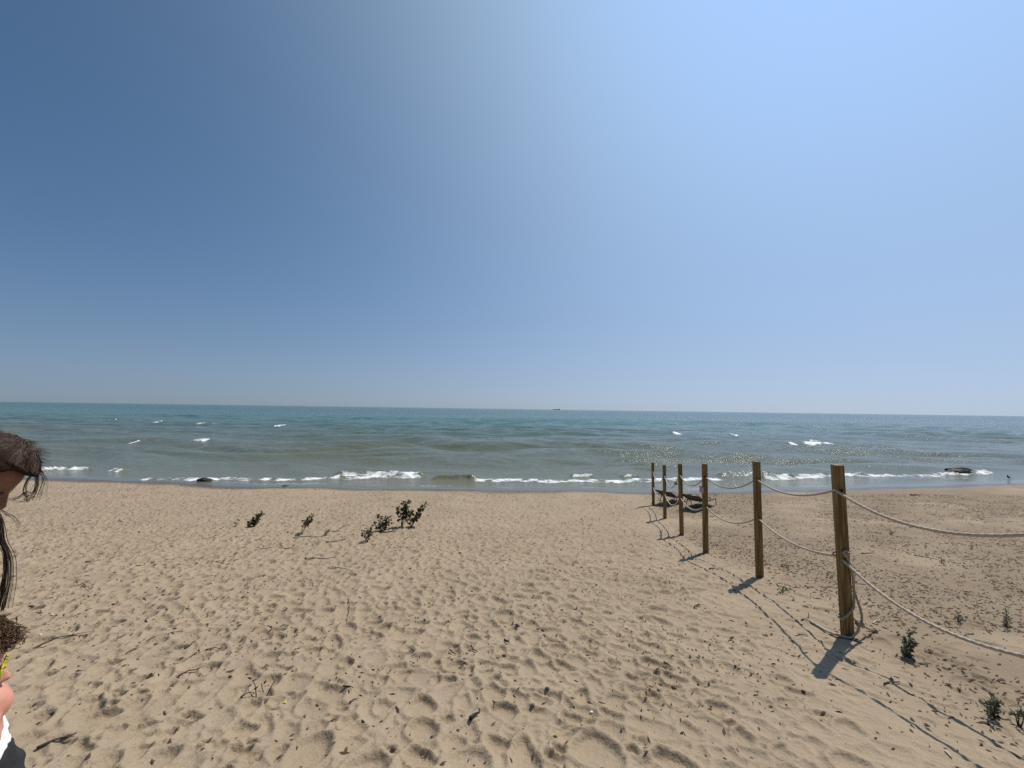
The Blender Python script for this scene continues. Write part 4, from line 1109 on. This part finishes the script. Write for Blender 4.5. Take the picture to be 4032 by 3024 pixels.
lock([(-10, 2000, 1.2), (30, 2022, 1.21), (60, 2040, 1.21), (85, 2075, 1.21)], .0006, .0003, 6, .003, M_HAIR2, hair1, gp1)
mb = MB()
for q in range(160):         # the rest of the long hair, down the back and over the shoulder
    a = R_.uniform(2.3, 4.0); p0 = hp1(-.02 + math.cos(a) * .09, math.sin(a) * .085, R_.uniform(-.02, .05))
    e = p0 - I1['u'] * R_.uniform(.30, .42) - I1['f'] * R_.uniform(.04, .10)
    mb.tube(spline([p0, p0.lerp(e, .4) - I1['f'] * .03, e], 4), [.003] * 8 + [.001], 4, False)
mb.build("long_hair", M_HAIR, hair1)

# --- curly-haired child in yellow-green sunglasses
f2 = Vector((.70, .71, 0)).normalized()
nose = at_depth(50, 2658, 1.19)
K2 = .88; pt2 = math.radians(8)
HO2 = nose - (f2 * math.cos(pt2) - Vector((0, 0, 1)) * math.sin(pt2)) * .112 * K2 + Vector((0, 0, .024))
gp2 = HO2 - f2 * .03; gp2 = Vector((gp2.x, gp2.y, float(sand_z(gp2.x, gp2.y))))
root2, I2 = person("curly-haired child in yellow-green sunglasses and a white top at the lower left edge", HO2, K2, f2, pt2, gp2, M_SKIN2, {'shoulder': .135, 'lean': -.02, 'reach': -.02, 'arm': -.06, 'nbf': -.06, 'chest': -.034, 'neck_r': .060, 'nbz': .120})
I2['nb'] = I2['nb'] + f2 * .004 - I2['u'] * .030; I2['chest'] = I2['chest'] - I2['u'] * .008 - f2 * .010
mb = MB(); torso_cloth(mb, I2, .016, sleeve=.7, low=1); garment("white_top", mb, M_TEE, root2, .007)
mb = MB(); shorts_cloth(mb, I2, .02, .75); ellip(mb, I2['waist'] - f2 * .01, (f2 * .090, I2['s'] * .115, I2['u'] * .15)); garment("shorts", mb, M_BLACK, root2)
hp2, hf2, hu2, s2 = I2['hp'], I2['hf'], I2['hu'], I2['s']
hair2 = hair_cap(I2, .012, 60, M_CURL, root2)
mb = MB(); R_ = random.Random(9)
for q in range(1500):
    ph = R_.uniform(-math.pi, math.pi); th = R_.uniform(.05, 1.18) if math.cos(ph) > .3 else R_.uniform(.05, 1.9)
    rr = R_.uniform(1.0, 1.34)
    d = hf2 * math.sin(th) * math.cos(ph) + s2 * math.sin(th) * math.sin(ph) + hu2 * math.cos(th)
    c = hp2(-.012 + math.sin(th) * math.cos(ph) * .108 * rr, math.sin(th) * math.sin(ph) * .090 * rr, .030 + math.cos(th) * .104 * rr)
    ax = (d * R_.uniform(.2, 1) + Vector((R_.gauss(0, .6), R_.gauss(0, .6), -.5 + R_.gauss(0, .4)))).normalized()
    mb.tube(coil(c, ax, R_.uniform(.003, .009), R_.uniform(1.2, 2.8), R_.uniform(.015, .04), 12, R_.uniform(0, 6)), R_.uniform(.0007, .0016), 3, False)
mb.build("curls", M_CURL, hair2)
gl = empty("sunglasses", gp2); gl.parent = None; tag(gl, "yellow-green sunglasses on the curly-haired child's face", "sunglasses")
mb = MB()
for q in (-1, 1):
    mb.tube(coil(hp2(.090, q * .032, .004), hf2, .022 * K2, 1, .0, 24), .0034, 6)
    mb.tube([hp2(.088, q * .056, .008), hp2(.05, q * .076, .008), hp2(-.01, q * .082, .006)], .0034, 6)
mb.tube([hp2(.094, -.012, .008), hp2(.094, .012, .008)], .0034, 6)
mb.build("frame", M_YFRAME, gl)
for q in (-1, 1):
    mb = MB(); ellip(mb, hp2(.089, q * .032, .004), (hf2 * .002, s2 * .021 * K2, hu2 * .021 * K2), 14, 8); mb.build("lens", M_LENS, gl)
